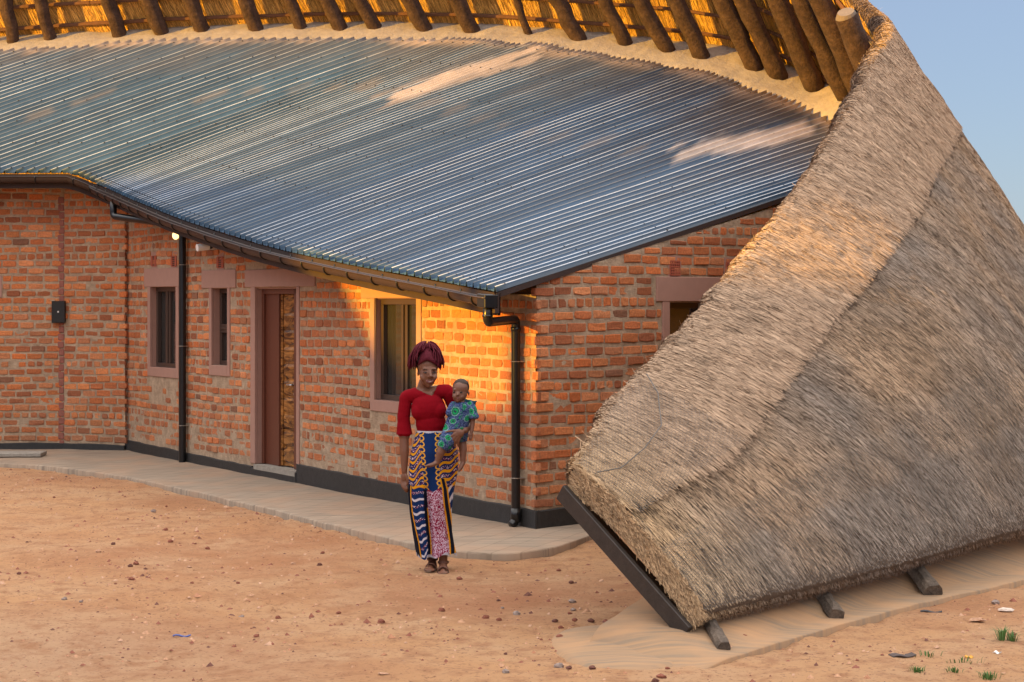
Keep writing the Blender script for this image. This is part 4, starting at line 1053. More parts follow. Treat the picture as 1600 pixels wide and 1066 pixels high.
# q is measured as (X, Y) . nq
base = np.array([Sx, Sy]) * D
def qpt(q, off): 
    p = nq * q + np.array([Sx, Sy]) * (D + off); return p
wing = empty('shading_wing', (*qpt(15, 0), 0)); tag(wing, 'opposite thatched wing out of view, its roofline shaped to shade the yard', 'building')
V = []; k = 7
for i, q in enumerate(qd):
    h = hz[i]; o_ = [(-4.2, .4), (-4.6, .9), (-2.2, (h + .9) / 2 + .25), (0, h), (2.2, (h + .9) / 2 + .25), (4.6, .9), (4.2, .4)]
    for (of, z) in o_: p = qpt(q, of); V.append((p[0], p[1], max(z, .3)))
A_ = np.array(V); w_o = mesh('thatch', A_, grid_faces(len(qd), k), M['thatchbody'], smooth=True); keep(w_o, wing)
mb = MB()
for of in (-2.6, 2.6):
    a_ = qpt(-13.5, of); b_ = qpt(43, of); c_ = (a_ + b_) / 2; 
    mb.box((c_[0], c_[1], .7), (56.5, .25, 1.8), [(nq[0], nq[1], 0), (Sx, Sy, 0), (0, 0, 1)])
keep(mb.build('wall', mat('shading_wing_brick', (.36, .15, .08), .95, var=.3, scale=6)), wing)

tr = empty('shading_tree', (*qpt(14.6, 6), 0)); tag(tr, 'leafy crown on a trunk, added out of view to shade the thatch rim', 'shading_tree')  # unseen trunk and crown added to keep sun off the thatch rim
c0_ = np.append(qpt(14.5, 6), 9.2); mb = MB()
mb.tube([np.append(qpt(14.6, 6), 0), np.append(qpt(14.5, 6.1), 4), np.append(qpt(14.7, 6), 8.6)], [.28, .22, .1], 10)
for k in range(7):
    a = k * .9; mb.tube([np.append(qpt(14.6, 6), 6.8 + .2 * k), c0_ + np.array([1.3 * math.cos(a), 1.3 * math.sin(a), .25 * (k % 3)])], [.08, .03], 6)
keep(mb.build('shading_tree_trunk', M['log'], smooth=True), tr)
N = 5200; dr = rng.normal(0, 1, (N, 3)); dr /= np.linalg.norm(dr, axis=1)[:, None]; rad = rng.uniform(.1, 1, N) ** .45
Cn = c0_ + dr * rad[:, None] * np.array([2.1, 2.2, 1.8]) * (1 + .22 * fbm(dr * 2.5, 6, 3))[:, None]
e1 = rng.normal(0, 1, (N, 3)); e1 /= np.linalg.norm(e1, axis=1)[:, None]; e2 = np.cross(e1, rng.normal(0, 1, (N, 3))); e2 /= np.linalg.norm(e2, axis=1)[:, None]
V = np.stack([Cn - e1 * .11, Cn + e2 * .05, Cn + e1 * .11, Cn - e2 * .05], 1).reshape(-1, 3)
lf = keep(mesh('shading_tree_crown', V, np.arange(N * 4).reshape(N, 4), mat('shading_tree_leaf', (.06, .10, .03), .6)), tr); lf['kind'] = 'stuff'

# ------------------------------------------------------------------ stones, gravel, litter
def stone_mesh(r, k=7):
    V = []; n = 5
    for i in range(n + 1):
        th = math.pi * i / n
        for j in range(k):
            ph = 2 * math.pi * j / k + .3 * i; q = r * random.uniform(.78, 1.15)
            V.append((q * math.sin(th) * math.cos(ph) * 1.15, q * math.sin(th) * math.sin(ph), q * math.cos(th) * .72))
    Fc = [(i * k + j, (i + 1) * k + j, (i + 1) * k + (j + 1) % k, i * k + (j + 1) % k) for i in range(n) for j in range(k)]
    return V, Fc
def gpt(x, y):
    Y = (CH + .05) * F / (y - HY); X = (x - 800) / F * Y; z = float(ground_z(np.array([[X, Y]]))[0]); return X, Y, z
STN = [((1144, 1008), 13, 'brown', 'largest of the three reddish-brown stones beside the footing'), ((1163, 1010), 10, 'brown', 'reddish-brown stone touching the largest stone beside the footing'), ((1150, 1017), 7, 'brown', 'smallest of the three reddish-brown stones beside the footing'),
       ((1138, 1023), 15, 'tan', 'square tan block on the footing lip below the brown stones'), ((1572, 955), 22, 'white', 'long white shard of plaster on the dirt near the right edge'), ((1556, 944), 13, 'grey', 'pale grey lump just above the white plaster shard'),
       ((1528, 972), 22, 'tan', 'flat tan chip on the dirt below the white plaster shard'), ((894, 938), 12, 'grey', 'grey stone on the dirt left of the thatch tip'), ((896, 950), 9, 'grey', 'second grey stone left of the thatch tip, the nearer one'),
       ((867, 974), 10, 'dark', 'dark round pebble at the left end of the concrete pad'), ((924, 973), 11, 'dark', 'dark red stone on the edge of the concrete pad'), ((898, 978), 9, 'brown', 'brown pebble between two dark ones at the pad edge'), ((875, 1001), 13, 'brown', 'brown stone with a flat top left of the concrete pad'),
       ((598, 1057), 14, 'tan', 'flat tan stone at the bottom edge of the view'), ((790, 1057), 12, 'grey', 'grey stone near the bottom centre of the yard'), ((240, 800), 9, 'grey', 'pale stone lying near the walkway kerb at left'), ((889, 1047), 10, 'dark', 'dark pebble in front of the concrete pad'),
       ((1043, 1046), 8, 'brown', 'brown pebble on the pale path below the pad'), ((1024, 1068), 12, 'dark', 'dark stone on the pale path at the bottom edge')]
SCOL = dict(brown=(.22, .075, .045), tan=(.46, .27, .17), white=(.62, .52, .44), grey=(.27, .21, .18), dark=(.13, .05, .035))
smat = M['stone']
for (x, y), w_, ck, lab in STN:
    X, Y, z = gpt(x, y); r = w_ / 2 / F * Y * .95; V, Fc = stone_mesh(r); V = np.array(V)
    if ck == 'white': V *= np.array([1.2, .5, .45])
    if 'square' in lab: V *= np.array([.9, .8, 1.2])
    if 'flat tan' in lab: V *= np.array([1.2, .8, .4])
    ez = .03 if 'footing lip' in lab or 'beside the footing' in lab or 'pad edge' in lab else 0
    o = mesh('stone', V, Fc, smat, tint=np.tile(SCOL[ck], (len(V), 1))); o.location = (X, Y, z + r * .35 + ez); o.rotation_euler = (0, 0, random.uniform(-.4, .4))
    tag(o, lab, 'stone', 'loose stones on the dirt yard')
k = 0
while k < 52:
    x = random.uniform(5, 1590); y = random.uniform(745, 1062)
    if y < np.interp(x, [0, 200, 400, 640, 720, 870, 1000, 1100, 1250, 1600], [740, 762, 806, 864, 880, 872, 880, 1066, 1066, 960]): continue
    X, Y, z = gpt(x, y)
    if float(fbm(np.array([[X * .9 + 4, Y * .9 + 4]]), 101, 3)[0]) + random.uniform(-.12, .12) < .02: continue
    r = random.uniform(.009, .026); V, Fc = stone_mesh(r, 6); V = np.array(V)
    o = mesh('stone', V, Fc, smat, tint=np.tile(np.array(SCOL[random.choice(['brown', 'brown', 'dark', 'tan', 'brown', 'grey'])]), (len(V), 1))); o.location = (X, Y, z + r * .3)
    tag(o, 'small loose stone, a few centimetres wide, lying on the reddish dirt of the yard', 'stone', 'small loose stones scattered over the yard'); k += 1
# gravel
N = 9000; gxr = rng.uniform(-7.5, 6, N * 2); gyr = 8.5 + 16 * rng.uniform(0, 1, N * 2) ** 1.2
dens = fbm(np.stack([gxr, gyr], -1) * .9 + 4, 101, 3); kxy = (dens + rng.uniform(-.5, .5, N * 2) > -.05) & (np.abs(gxr) < .29 * gyr + .4)
# keep off the walkway
outY = np.interp(gxr, OUT[:150, 0], OUT[:150, 1]); kxy &= ~((gyr > outY - .02) & (gxr < .3)); gxr = gxr[kxy][:N]; gyr = gyr[kxy][:N]; N = len(gxr)
gz_ = ground_z(np.stack([gxr, gyr], -1)); r = rng.gamma(2.0, .0035, N) + .0025
oct_ = np.array([(1, 0, 0), (0, 1, 0), (-1, 0, 0), (0, -1, 0), (0, 0, .8), (.5, .5, .3)]); jj = rng.uniform(.6, 1.4, (N, 6, 1))
V = oct_[None] * jj * r[:, None, None]; an = rng.uniform(0, 6.28, N); ca, sa = np.cos(an)[:, None], np.sin(an)[:, None]
V = np.stack([V[..., 0] * ca - V[..., 1] * sa, V[..., 0] * sa + V[..., 1] * ca, V[..., 2]], -1) + np.stack([gxr, gyr, gz_], -1)[:, None]
f1_ = np.array([(0, 5, 4), (5, 1, 4), (1, 2, 4), (2, 3, 4), (3, 0, 4), (0, 1, 5)]); Fg = (f1_[None] + 6 * np.arange(N)[:, None, None]).reshape(-1, 3)
pal = np.array([SCOL['brown'], SCOL['dark'], SCOL['tan'], (.36, .17, .09), (.42, .23, .13)]); ci = rng.choice(5, N, p=[.25, .12, .13, .25, .25])
gv = mesh('gravel', V.reshape(-1, 3), Fg, smat, tint=np.repeat(pal[ci], 6, 0)); tag(gv, kind='stuff')
# grass
def tuft(x, y, n, h, lab, spread=.05, cat='grass tuft'):
    X, Y, z = gpt(x, y); mb = MB()
    for _ in range(n):
        a = random.uniform(0, 6.28); r0 = random.uniform(0, spread); b = np.array([r0 * math.cos(a), r0 * math.sin(a) * .7, 0]); l = random.uniform(.5, 1) * h; le = random.uniform(.2, .9)
        dr = np.array([math.cos(a), math.sin(a), 0]); s = np.array([-math.sin(a), math.cos(a), 0]) * .0035
        m_ = b + dr * l * le * .35 + np.array([0, 0, l * .6]); t = b + dr * l * le + np.array([0, 0, l * (1 - .4 * le)])
        mb.add([b - s, b + s, m_ + s * .8, m_ - s * .8, t], [(0, 1, 2, 3), (3, 2, 4)])
    o = mb.build('grass_tuft', M['grass']); o.location = (X, Y, z); tag(o, lab, cat, 'grass tufts on the dirt at the lower right')
tuft(1565, 998, 34, .11, 'largest green grass tuft, the left half of the pair near the right edge', .035); tuft(1582, 999, 34, .08, 'short dense grass tuft touching the largest tuft near the right edge', .04)
tuft(1433, 1050, 40, .04, 'low green tuft at the bottom edge, leftmost of the low ones', .05); tuft(1490, 1053, 24, .04, 'low sparse tuft in the middle of the bottom right corner', .05)
tuft(1545, 1057, 44, .055, 'low bushy tuft at the bottom edge right of the sparse one', .06); tuft(1450, 1030, 14, .05, 'thin scattered grass blades behind the leftmost low tuft', .09)
tuft(1505, 1035, 20, .05, 'thin scattered grass blades below the white plaster chip', .12); #tuft(1595, 1045, 16, .05, 'thin scattered grass blades at the right edge of the view', .1)
# litter
def litter(x, y, sx, sy, col, lab, name='litter', rot=.3):
    X, Y, z = gpt(x, y); n = 6; V = []; 
    for i in range(n + 1):
        t = i / n; c_ = (t - .5) * sx; zz_ = .006 + .006 * math.sin(t * 7); V += [(c_, -sy / 2, zz_), (c_, sy / 2, zz_ + .004), (c_, sy / 2, zz_ - .001), (c_, -sy / 2, zz_ - .005)]
    Fc = [(4 * i + j, 4 * i + (j + 1) % 4, 4 * i + 4 + (j + 1) % 4, 4 * i + 4 + j) for i in range(n) for j in range(4)] + [(0, 1, 2, 3), (4 * n + 3, 4 * n + 2, 4 * n + 1, 4 * n)]
    o = mesh(name, V, Fc, col); o.location = (X, Y, z); o.rotation_euler = (0, 0, rot); tag(o, lab, name.replace('_', ' '))
litter(284, 991, .11, .012, mat('blue_plastic', (.02, .05, .22), .4), 'small strip of blue plastic on the dirt at lower left', 'plastic_strip', .05)
litter(1558, 1018, .045, .02, M['litter'], 'small white scrap on the dirt below the grass tufts', 'paper_scrap', -.8)
litter(1455, 956, .14, .03, mat('dark_rag', (.05, .045, .045), .9), 'dark flattened strip lying beside the footing kerb', 'rag_strip', -.2)
litter(1410, 1026, .15, .06, mat('dark_rag_b', (.07, .05, .045), .9), 'crumpled dark scrap on the dirt at lower right', 'rag_scrap', .3)
litter(1514, 1025, .04, .03, mat('orange_peel', (.6, .3, .03), .6), 'small orange-yellow scrap beside a dead twig at lower right', 'fruit_peel', .3)
# ------------------------------------------------------------------ people
S_ = 204.0; PX0 = (683 - 800) / S_; PY0 = 14.7; PZ0 = -.052
def W3(x, y, d=0.): return np.array([PX0 + (x - 683) / S_, PY0 + d, PZ0 + (888 - y) / S_])
def cap_mesh(a, b, ra, rb, k=14):
    a, b = np.array(a, float), np.array(b, float); ax = b - a; L = np.linalg.norm(ax); ax = ax / (L + 1e-9)
    t = np.array([1, 0, 0.]) if abs(ax[0]) < .8 else np.array([0, 1., 0]); e1 = np.cross(ax, t); e1 /= np.linalg.norm(e1); e2 = np.cross(ax, e1)
    rows = []
    for q in np.linspace(-math.pi / 2 + .12, 0, 5): rows.append((a + ax * ra * math.sin(q), ra * math.cos(q)))
    for q in np.linspace(0, math.pi / 2 - .12, 5): rows.append((b + ax * rb * math.sin(q), rb * math.cos(q)))
    V = [c + r * (math.cos(2 * math.pi * j / k) * e1 + math.sin(2 * math.pi * j / k) * e2) for c, r in rows for j in range(k)]; n = len(rows)
    Fc = [(i * k + j, i * k + (j + 1) % k, (i + 1) * k + (j + 1) % k, (i + 1) * k + j) for i in range(n - 1) for j in range(k)] + [tuple(range(k))[::-1], tuple(range((n - 1) * k, n * k))]
    return V, Fc
class Blob:
    def __init__(s): s.p = []; s.mb = MB()
    def cap(s, a, b, ra, rb=None, lab='skin'):
        rb = ra if rb is None else rb; a, b = W3(*a), W3(*b); s.p.append(('c', a, b, ra, rb, lab)); s.mb.add(*cap_mesh(a, b, ra, rb)); return s
    def ell(s, c, r, lab='skin', rot=0):
        c = W3(*c); r = np.array(r); m = MB(); sphere(m, (0, 0, 0), 1, 9); cr_, sr_ = math.cos(rot), math.sin(rot)
        V = [(v[0] * r[0], v[1] * r[1], v[2] * r[2]) for v in m.v]; V = [(c[0] + x * cr_ + z * sr_, c[1] + y, c[2] - x * sr_ + z * cr_) for x, y, z in V]
        s.p.append(('e', c, r, rot, 0, lab)); s.mb.add(V, m.f); return s
    def chain(s, pts, rs, lab='skin'):
        for i in range(len(pts) - 1): s.cap(pts[i], pts[i + 1], rs[i], rs[i + 1], lab)
        return s
    def solve(s, vox=.005, it=4):
        me = bpy.data.meshes.new('tmp'); me.from_pydata(s.mb.v, [], s.mb.f); o = bpy.data.objects.new('tmp', me); COL.objects.link(o)
        m = o.modifiers.new('r', 'REMESH'); m.mode = 'VOXEL'; m.voxel_size = vox; m.adaptivity = 0
        m = o.modifiers.new('s', 'SMOOTH'); m.factor = .5; m.iterations = it
        dg = bpy.context.evaluated_depsgraph_get(); ev = o.evaluated_get(dg); e = ev.to_mesh()
        V = np.zeros(len(e.vertices) * 3, np.float32); e.vertices.foreach_get('co', V); V = V.reshape(-1, 3).astype(float)
        N = np.zeros(len(e.vertices) * 3, np.float32); e.vertices.foreach_get('normal', N); N = N.reshape(-1, 3).astype(float)
        Q = np.array([list(p.vertices) for p in e.polygons if len(p.vertices) == 4]); ev.to_mesh_clear(); bpy.data.objects.remove(o); bpy.data.meshes.remove(me)
        s.V, s.N, s.Q = V, N, Q
        D = []
        for p in s.p:
            if p[0] == 'c':
                _, a, b, ra, rb, _l = p; ab = b - a; t = np.clip(((V - a) @ ab) / (ab @ ab + 1e-9), 0, 1); D.append(np.linalg.norm(V - a - t[:, None] * ab, axis=1) - (ra + (rb - ra) * t))
            else:
                _, c, r, rot, _x, _l = p; q = V - c; cr_, sr_ = math.cos(rot), math.sin(rot); q = np.stack([q[:, 0] * cr_ - q[:, 2] * sr_, q[:, 1], q[:, 0] * sr_ + q[:, 2] * cr_], 1)
                D.append((np.linalg.norm(q / r, axis=1) - 1) * r.min())
        s.lab = np.array([p[5] for p in s.p])[np.argmin(np.array(D), 0)]
        s.px = 683 + (V[:, 0] - PX0) * S_; s.py = 888 - (V[:, 2] - PZ0) * S_; s.d = V[:, 1] - PY0
        return s
    def front(s, x, y):
        r = (np.hypot(s.px - x, s.py - y)); k = r < 1.6; return s.d[k].min() if k.any() else 0.
def shellpart(b, mask, off, name, mt, parent, tint=None):
    q = mask[b.Q].sum(1) >= 3; Q = b.Q[q]; u, inv = np.unique(Q, return_inverse=True); V = b.V[u] + b.N[u] * off[u][:, None]
    o = mesh(name, V, inv.reshape(Q.shape), mt, smooth=True, tint=None if tint is None else tint[u]); keep(o, parent); return o

# --- woman
M['skinbrow'] = mat('brow', (.03, .014, .009), .8)
wom = empty('person', (PX0, PY0, PZ0)); tag(wom, 'woman in crimson top and long printed skirt, walking with a baby on her hip', 'person')
B = Blob()
B.ell((668, 571, .012), (.077, .094, .100)).ell((669.5, 584, -.022), (.069, .074, .085)).ell((669.8, 594, -.036), (.050, .055, .045)).cap((669.5, 600, -.055), (670, 600.5, -.06), .021)
B.cap((673, 578.5, -.088), (674.2, 586.5, -.108), .008, .0125).cap((671, 587.5, -.094), (677, 587.3, -.094), .0085).cap((664, 575.5, -.076), (680, 575.5, -.074), .013)
B.cap((661.5, 588, -.060), (663, 590, -.064), .026).cap((679.5, 588, -.062), (678, 590, -.066), .022)
B.ell((653.5, 582, .012), (.008, .018, .028), rot=.1)
B.chain([(664, 596, .01), (661, 606, .02), (660, 614, .02)], [.046, .048, .06])
B.ell((664, 616, .005), (.095, .060, .045), 'chest')
B.chain([(638, 619, .02), (664, 615, .02), (698, 611, .02)], [.048, .060, .048], 'torso')
B.ell((669, 638, 0), (.128, .098, .125), 'torso').ell((673, 660, 0), (.112, .085, .12), 'torso').ell((675, 690, .0), (.13, .10, .12), 'torso')
B.ell((657, 642, -.030), (.064, .058, .068), 'torso').ell((684, 641, -.030), (.064, .058, .068), 'torso')
B.chain([(634, 621, .02), (630.5, 650, .025), (631.5, 680, .02)], [.043, .043, .046], 'sleeve')
B.chain([(631, 676, .02), (632, 705, .0), (632, 736, -.015)], [.036, .036, .022])
B.ell((631.8, 745, -.018), (.026, .017, .040))
for i, (x0, x1, yt) in enumerate(((627.5, 630.5, 762), (629.8, 633.4, 766.5), (632.2, 636.2, 768), (634.4, 638.2, 765.5))):
    B.chain([(x0, 750, -.018), (x0 + .3, 757, -.026 - .003 * i), ((x0 + x1) / 2 + .5, (757 + yt) / 2 + 1, -.034 - .003 * i), (x1, yt, -.028)], [.0092, .0084, .0078, .0066])
B.chain([(635, 741, -.03), (637.2, 748, -.04), (637.8, 755, -.042)], [.011, .009, .0075])
B.chain([(701, 615, .02), (712, 640, .06), (722, 656, .03)], [.047, .045, .044], 'sleeve')
B.chain([(722, 655, .03), (733.5, 663, -.06), (727, 669, -.20)], [.038, .036, .026])
B.ell((718.5, 673, -.232), (.040, .020, .034), rot=.35)
for pts in ([(713, 669, -.24), (706, 669.5, -.245), (701, 670.5, -.24), (697.5, 672, -.232)], [(713, 673, -.245), (707.5, 677, -.252), (704, 681, -.246), (702.8, 685, -.236)], [(714.5, 676, -.245), (709.5, 682, -.250), (707.4, 687, -.24), (707.6, 691, -.225)],
            [(717, 678, -.24), (713, 685, -.244), (712, 690, -.232), (712.6, 694, -.215)], [(720, 679, -.232), (717.5, 686, -.234), (717.2, 691, -.222), (718, 694, -.205)]):
    B.chain(pts, [.0115, .0095, .0086, .0072])
for (ax, ay, ad, fy) in ((675.5, 866, .03, 883), (693, 866, -.06, 885.5)):
    B.chain([(ax, ay - 30, ad + .01), (ax, ay + 2, ad + .01), (ax - .3, fy - 7, ad + .01)], [.044, .034, .034]); B.ell((ax, fy - 1, ad + .02), (.034, .045, .03))
    s_ = -1.2 if ax < 680 else .4
    B.chain([(ax, fy - 3, ad - .02), (ax + s_ * 1.6, fy + 1.0, ad - .10), (ax + s_ * 2, fy + 2.2, ad - .15)], [.032, .026, .020])
    for k in range(5): B.cap((ax + s_ * 2 + (k - 2) * 2.6, fy + 2.4, ad - .15), (ax + s_ * 2.2 + (k - 2) * 2.9, fy + 3.3, ad - .19 + abs(k - (1 if ax > 680 else 3)) * .007), .0115, .0095)
B.solve(.0055, 3)
neck = np.interp(B.px, [645, 647.5, 653, 662, 675, 681, 685.5, 688], [590, 604.5, 608.5, 612.5, 618, 608, 596.5, 585]); neck = np.where((B.px < 645) | (B.px > 689), -1e3, neck)
cloth = ((B.lab == 'torso') | (B.lab == 'chest')) & (B.py > neck) & (B.py < 690) | ((B.lab == 'sleeve')) | ((B.lab == 'skin') & (B.py > neck) & (B.py > 606) & (B.py < 640) & (B.px < 700) & (B.px > 645))
arm = (B.px < 646) & (B.py > 681.5); cloth &= ~arm
cloth &= ~((B.lab == 'sleeve') & (B.px > 724) & (B.py > 657))
tb = Blob; body = shellpart(B, np.ones(len(B.V), bool), -.0 * B.px - np.where(cloth, .004, 0), 'body', M['skin'], wom)
off = np.where(B.lab == 'sleeve', .007 + .010 * np.clip((B.py - 660) / 18, 0, 1), .006) + .0025 * fbm(np.stack([B.V[:, 0] * 14, B.V[:, 1] * 14, B.V[:, 2] * 40], 1), 8, 2)
off = np.where((B.lab == 'sleeve') & (B.py > 679), .002, off)
shellpart(B, cloth, off, 'jersey_top', M['red'], wom)
def seams(pts, r, name, mt, par, k=6):
    m = MB(); m.tube(pts, r, k); o = m.build(name, mt, smooth=True); keep(o, par); return o
# face details
def fp(x, y, o=0.): return W3(x, y, B.front(x, y) - o)
for (ex_, ey_) in ((665.2, 581.2), (679.2, 581.0)):
    c = fp(ex_, ey_); m = MB(); sphere(m, c + np.array([0, .006, 0]), .0095, 8, (1.1, .8, .30)); keep(m.build('eye', M['eye'], smooth=True), wom)
    m = MB(); sphere(m, c + np.array([.002, -.0035, -.002]), .0055, 7, (1, .5, .8)); keep(m.build('iris', M['iris'], smooth=True), wom)
    seams([fp(ex_ - 2.9, ey_ + .2, .001), fp(ex_ - 1.4, ey_ - .9, .003), fp(ex_ + .3, ey_ - 1.1, .0035), fp(ex_ + 2, ey_ - .6, .002), fp(ex_ + 2.8, ey_ + .3, 0)], .0020, 'eyelid', M['hairblack'], wom, 5)
    seams([fp(ex_ - 3.4, ey_ - 4.0, 0), fp(ex_ - 1.5, ey_ - 5.4, .001), fp(ex_ + .8, ey_ - 5.4, .001), fp(ex_ + 3.2, ey_ - 4.2, 0)], .0026, 'eyebrow', M['skinbrow'], wom, 5)
mx_, my_ = 672.2, 594.6
m = MB(); c = fp(mx_, my_ + .2, -.004); sphere(m, c, .019, 8, (1, .35, .26)); keep(m.build('teeth', M['teeth'], smooth=True), wom)
seams([fp(mx_ - 5.8, my_ - 1.6, 0), fp(mx_ - 3, my_ - .9, .002), fp(mx_, my_ - .9, .003), fp(mx_ + 3, my_ - .9, .002), fp(mx_ + 5.6, my_ - 1.8, 0)], .0042, 'upper_lip', M['lip'], wom, 6)
seams([fp(mx_ - 5.4, my_ - 1.2, 0), fp(mx_ - 3, my_ + 1.4, .002), fp(mx_, my_ + 2.1, .003), fp(mx_ + 3, my_ + 1.2, .002), fp(mx_ + 5.2, my_ - 1.4, 0)], .0055, 'lower_lip', M['lip'], wom, 6)
# hair: scalp, gathered braids and the falling fringe
m = MB(); sphere(m, W3(667.5, 570, .022), .1, 14, (.82, .98, 1.04)); hc = m
V = np.array(hc.v); px = 683 + (V[:, 0] - PX0) * S_; py = 888 - (V[:, 2] - PZ0) * S_; dd_ = V[:, 1] - PY0
ok = ~((dd_ < -.02) & (py > 562)) & ~((py > 584)); fs = [f for f in hc.f if all(ok[i] for i in f)]
o = mesh('scalp', V, fs, M['hairblack'], smooth=True); keep(o, wom)
hair = MB(); K0 = np.array([667.5, 543.0]);
random.seed(11)
for i in range(150):
    ph = random.uniform(0, 2 * math.pi); c, s = math.cos(ph), math.sin(ph)      # c: image x, s: depth (+ away)
    frontal = max(0, -s)
    if frontal > .55 and random.random() < .72: continue
    te = random.uniform(1.50, 1.95) if frontal < .62 else random.uniform(.78, 1.0) - .0 * frontal
    if frontal >= .62 and abs(c) > .45: te = random.uniform(1.2, 1.62)
    R = random.uniform(.092, .130); Rz = random.uniform(.118, .165); tw = random.uniform(-.25, .25); pts = []; lean = -.012
    for t in np.linspace(.12, te, 9):
        a = ph + tw * t; r = R * math.sin(min(t, 1.62)) ** .85
        p = W3(667.0, 566.5, .025) + np.array([r * math.cos(a) + lean * t * (c < 0) + (.004 if c > 0 else 0), r * math.sin(a) * .95, Rz * math.cos(t) * (1 if t < 1.57 else 1.0)])
        pts.append(p + np.array([random.uniform(-.002, .002), random.uniform(-.002, .002), 0]))
    hair.tube(pts, [.0055 * q for q in np.linspace(1.05, .8, 9)], 6)
for i in range(27):     # pulled-up braids over the forehead and temples
    a = math.pi + (i / 26) * math.pi; px_ = 668.5 + 15.2 * math.cos(a); dpt = .0 + .092 * math.sin(a)
    hy = 562 + 9 * abs(math.cos(a)) ** 1.5
    p0 = W3(px_, hy, dpt + .004); p2 = W3(667.5 + 2 * math.cos(a), 543, .0); p1 = (p0 + p2) / 2 + np.array([.02 * math.cos(a), .03 * math.sin(a), .018])
    hair.tube([p0 * (1 - t) ** 2 + 2 * p1 * t * (1 - t) + p2 * t ** 2 for t in np.linspace(0, 1, 7)], .0052, 6)
sphere(hair, W3(667.5, 541.5, .02), .036, 8, (1.1, 1, .75))
keep(hair.build('braided_hair', M['hair'], smooth=True), wom)

# --- printed skirt
ny, na = 300, 420
ky = [672, 680, 690, 705, 720, 740, 770, 800, 830, 850, 869]
kl = [651.5, 649, 646.5, 642, 640, 638.5, 638, 640.5, 645, 648.5, 651.5]; kr = [699.5, 704, 709, 715.5, 716.5, 714.5, 708.5, 706, 706.5, 709, 713]
kd = [.098, .112, .128, .148, .152, .148, .138, .13, .128, .135, .145]
yy = np.linspace(672, 869, ny); Lx = np.interp(yy, ky, kl); Rx = np.interp(yy, ky, kr); Dd = np.interp(yy, ky, kd)
Lx, Rx, Dd = smooth1(Lx, 9), smooth1(Rx, 9), smooth1(Dd, 9)
th = np.linspace(0, 2 * math.pi, na); TH_, YY = np.meshgrid(th, yy, indexing='xy')
TH_ = TH_.T; YY = YY.T      # (na, ny)
cx = ((Lx + Rx) / 2)[None]; hw = ((Rx - Lx) / 2)[None]; fold = np.clip((YY - 690) / 180, 0, 1)
rr = 1 + fold * (.050 * np.sin(TH_ * 8 + YY * .014) + .035 * np.sin(TH_ * 13 - YY * .022 + 1)) 
ce = np.sign(np.cos(TH_)) * np.abs(np.cos(TH_)) ** .9
X = cx + hw * ce * rr; Dp = -Dd[None] * np.sin(TH_) * rr
# the valley between the two legs and the forward knee
val = np.exp(-((X - (668 + (YY - 760) * .06)) / 4.5) ** 2) * np.clip((YY - 745) / 40, 0, 1) * (Dp < 0); Dp = Dp + .045 * val
kn = np.exp(-((X - 689) / 13) ** 2 - ((YY - 772) / 38) ** 2) * (Dp < 0); Dp = Dp - .045 * kn
hemw = np.where(YY > 840, (YY - 840) / 29, 0) * (2.6 * np.sin(TH_ * 3 + 2.2) + 1.2 * np.sin(TH_ * 9)) - np.where(X > 668, 1, 0) * 3.5 * np.clip((YY - 820) / 49, 0, 1)
wy = YY + hemw
V = np.stack([PX0 + (X - 683) / S_, PY0 + Dp + .005, PZ0 + (888 - wy) / S_], -1)
# printed pattern, laid out on the cloth (x across the front, y down)
navy = np.array([.006, .022, .090]); blk = np.array([.006, .008, .018]); org = np.array([.60, .26, .008]); mag = np.array([.22, .010, .045]); wht = np.array([.58, .55, .62]); 
x = X + 1.5 * np.sin(YY * .05) * fold; y = YY + 2.0 * np.sin(TH_ * 8 + YY * .014) * (.4 + fold); col = np.tile(navy, x.shape + (1,)).astype(float)
def put(mask, c): col[mask] = c
sp = vnoise(np.stack([x * 1.15, y * 1.15], -1), 5)
lE = np.interp(y, [672, 690, 720, 750, 765, 800, 866], [657, 658, 660.5, 664, 666, 668, 671.5]); rE = np.interp(y, [672, 690, 720, 745, 760, 800, 866], [686, 687, 687, 688, 692, 697, 702.5])
Lz = x < lE; Rz_ = x > rE; Cz = ~Lz & ~Rz_; top_ = y < 762
bl = ((y - .55 * np.abs(x - lE) + 3 * np.sin(x * .25)) / 12.0) % 1
put(Lz & (bl < .30), org); put(Lz & (bl > .52) & (bl < .86) & (sp > .05), mag); put(Lz & (bl > .52) & (bl < .86) & (sp > .42), wht)
br = ((y + .6 * (x - rE) + 2.5 * np.sin(x * .22)) / 12.5) % 1
put(Rz_ & top_ & (br < .34), org); put(Rz_ & top_ & (br > .55) & (br < .86) & (sp > .05), mag); put(Rz_ & top_ & (br > .55) & (br < .86) & (sp > .42), wht)
for E__, sgn in ((lE, -1), (rE, 1)):     # looping scallop outlines
    xc = E__ - sgn * 1.5; yc = (y // 8.6) * 8.6 + 4.3; r_ = np.hypot((x - xc) / 1.15, y - yc); put(top_ & (np.abs(r_ - 3.4) < .75) & ((x - xc) * sgn < 2.2), org * np.array([1.05, 1.2, 3]))
put(Cz & (y > 763 + 2 * np.sin(x * .4)), mag); put(Cz & (y > 763) & (sp > .08), wht * np.array([.95, .8, .9]))
lo_ = Lz & (y > 757); put(lo_, navy); st_ = (y + .05 * (x - 655) ** 2 * .35) / 21.0 % 1
put(lo_ & (st_ < .17), wht * .92); put(lo_ & (st_ > .48) & (st_ < .66) & (sp > .0), mag); put(lo_ & (st_ > .48) & (st_ < .66) & (sp > .38), wht)
put(lo_ & (np.abs(y - 757) < 3.2), org)
put((y > 762) & (np.abs(x - lE) < 2.6), blk); put((y > 790) & (np.abs(x - lE - 2.2) < .8), org)
for o_, wd, c_ in ((1.0, 1.2, org), (4.6, 2.6, blk), (8.0, .9, org)): put((y > 745) & (np.abs(x - rE - o_) < wd), c_)
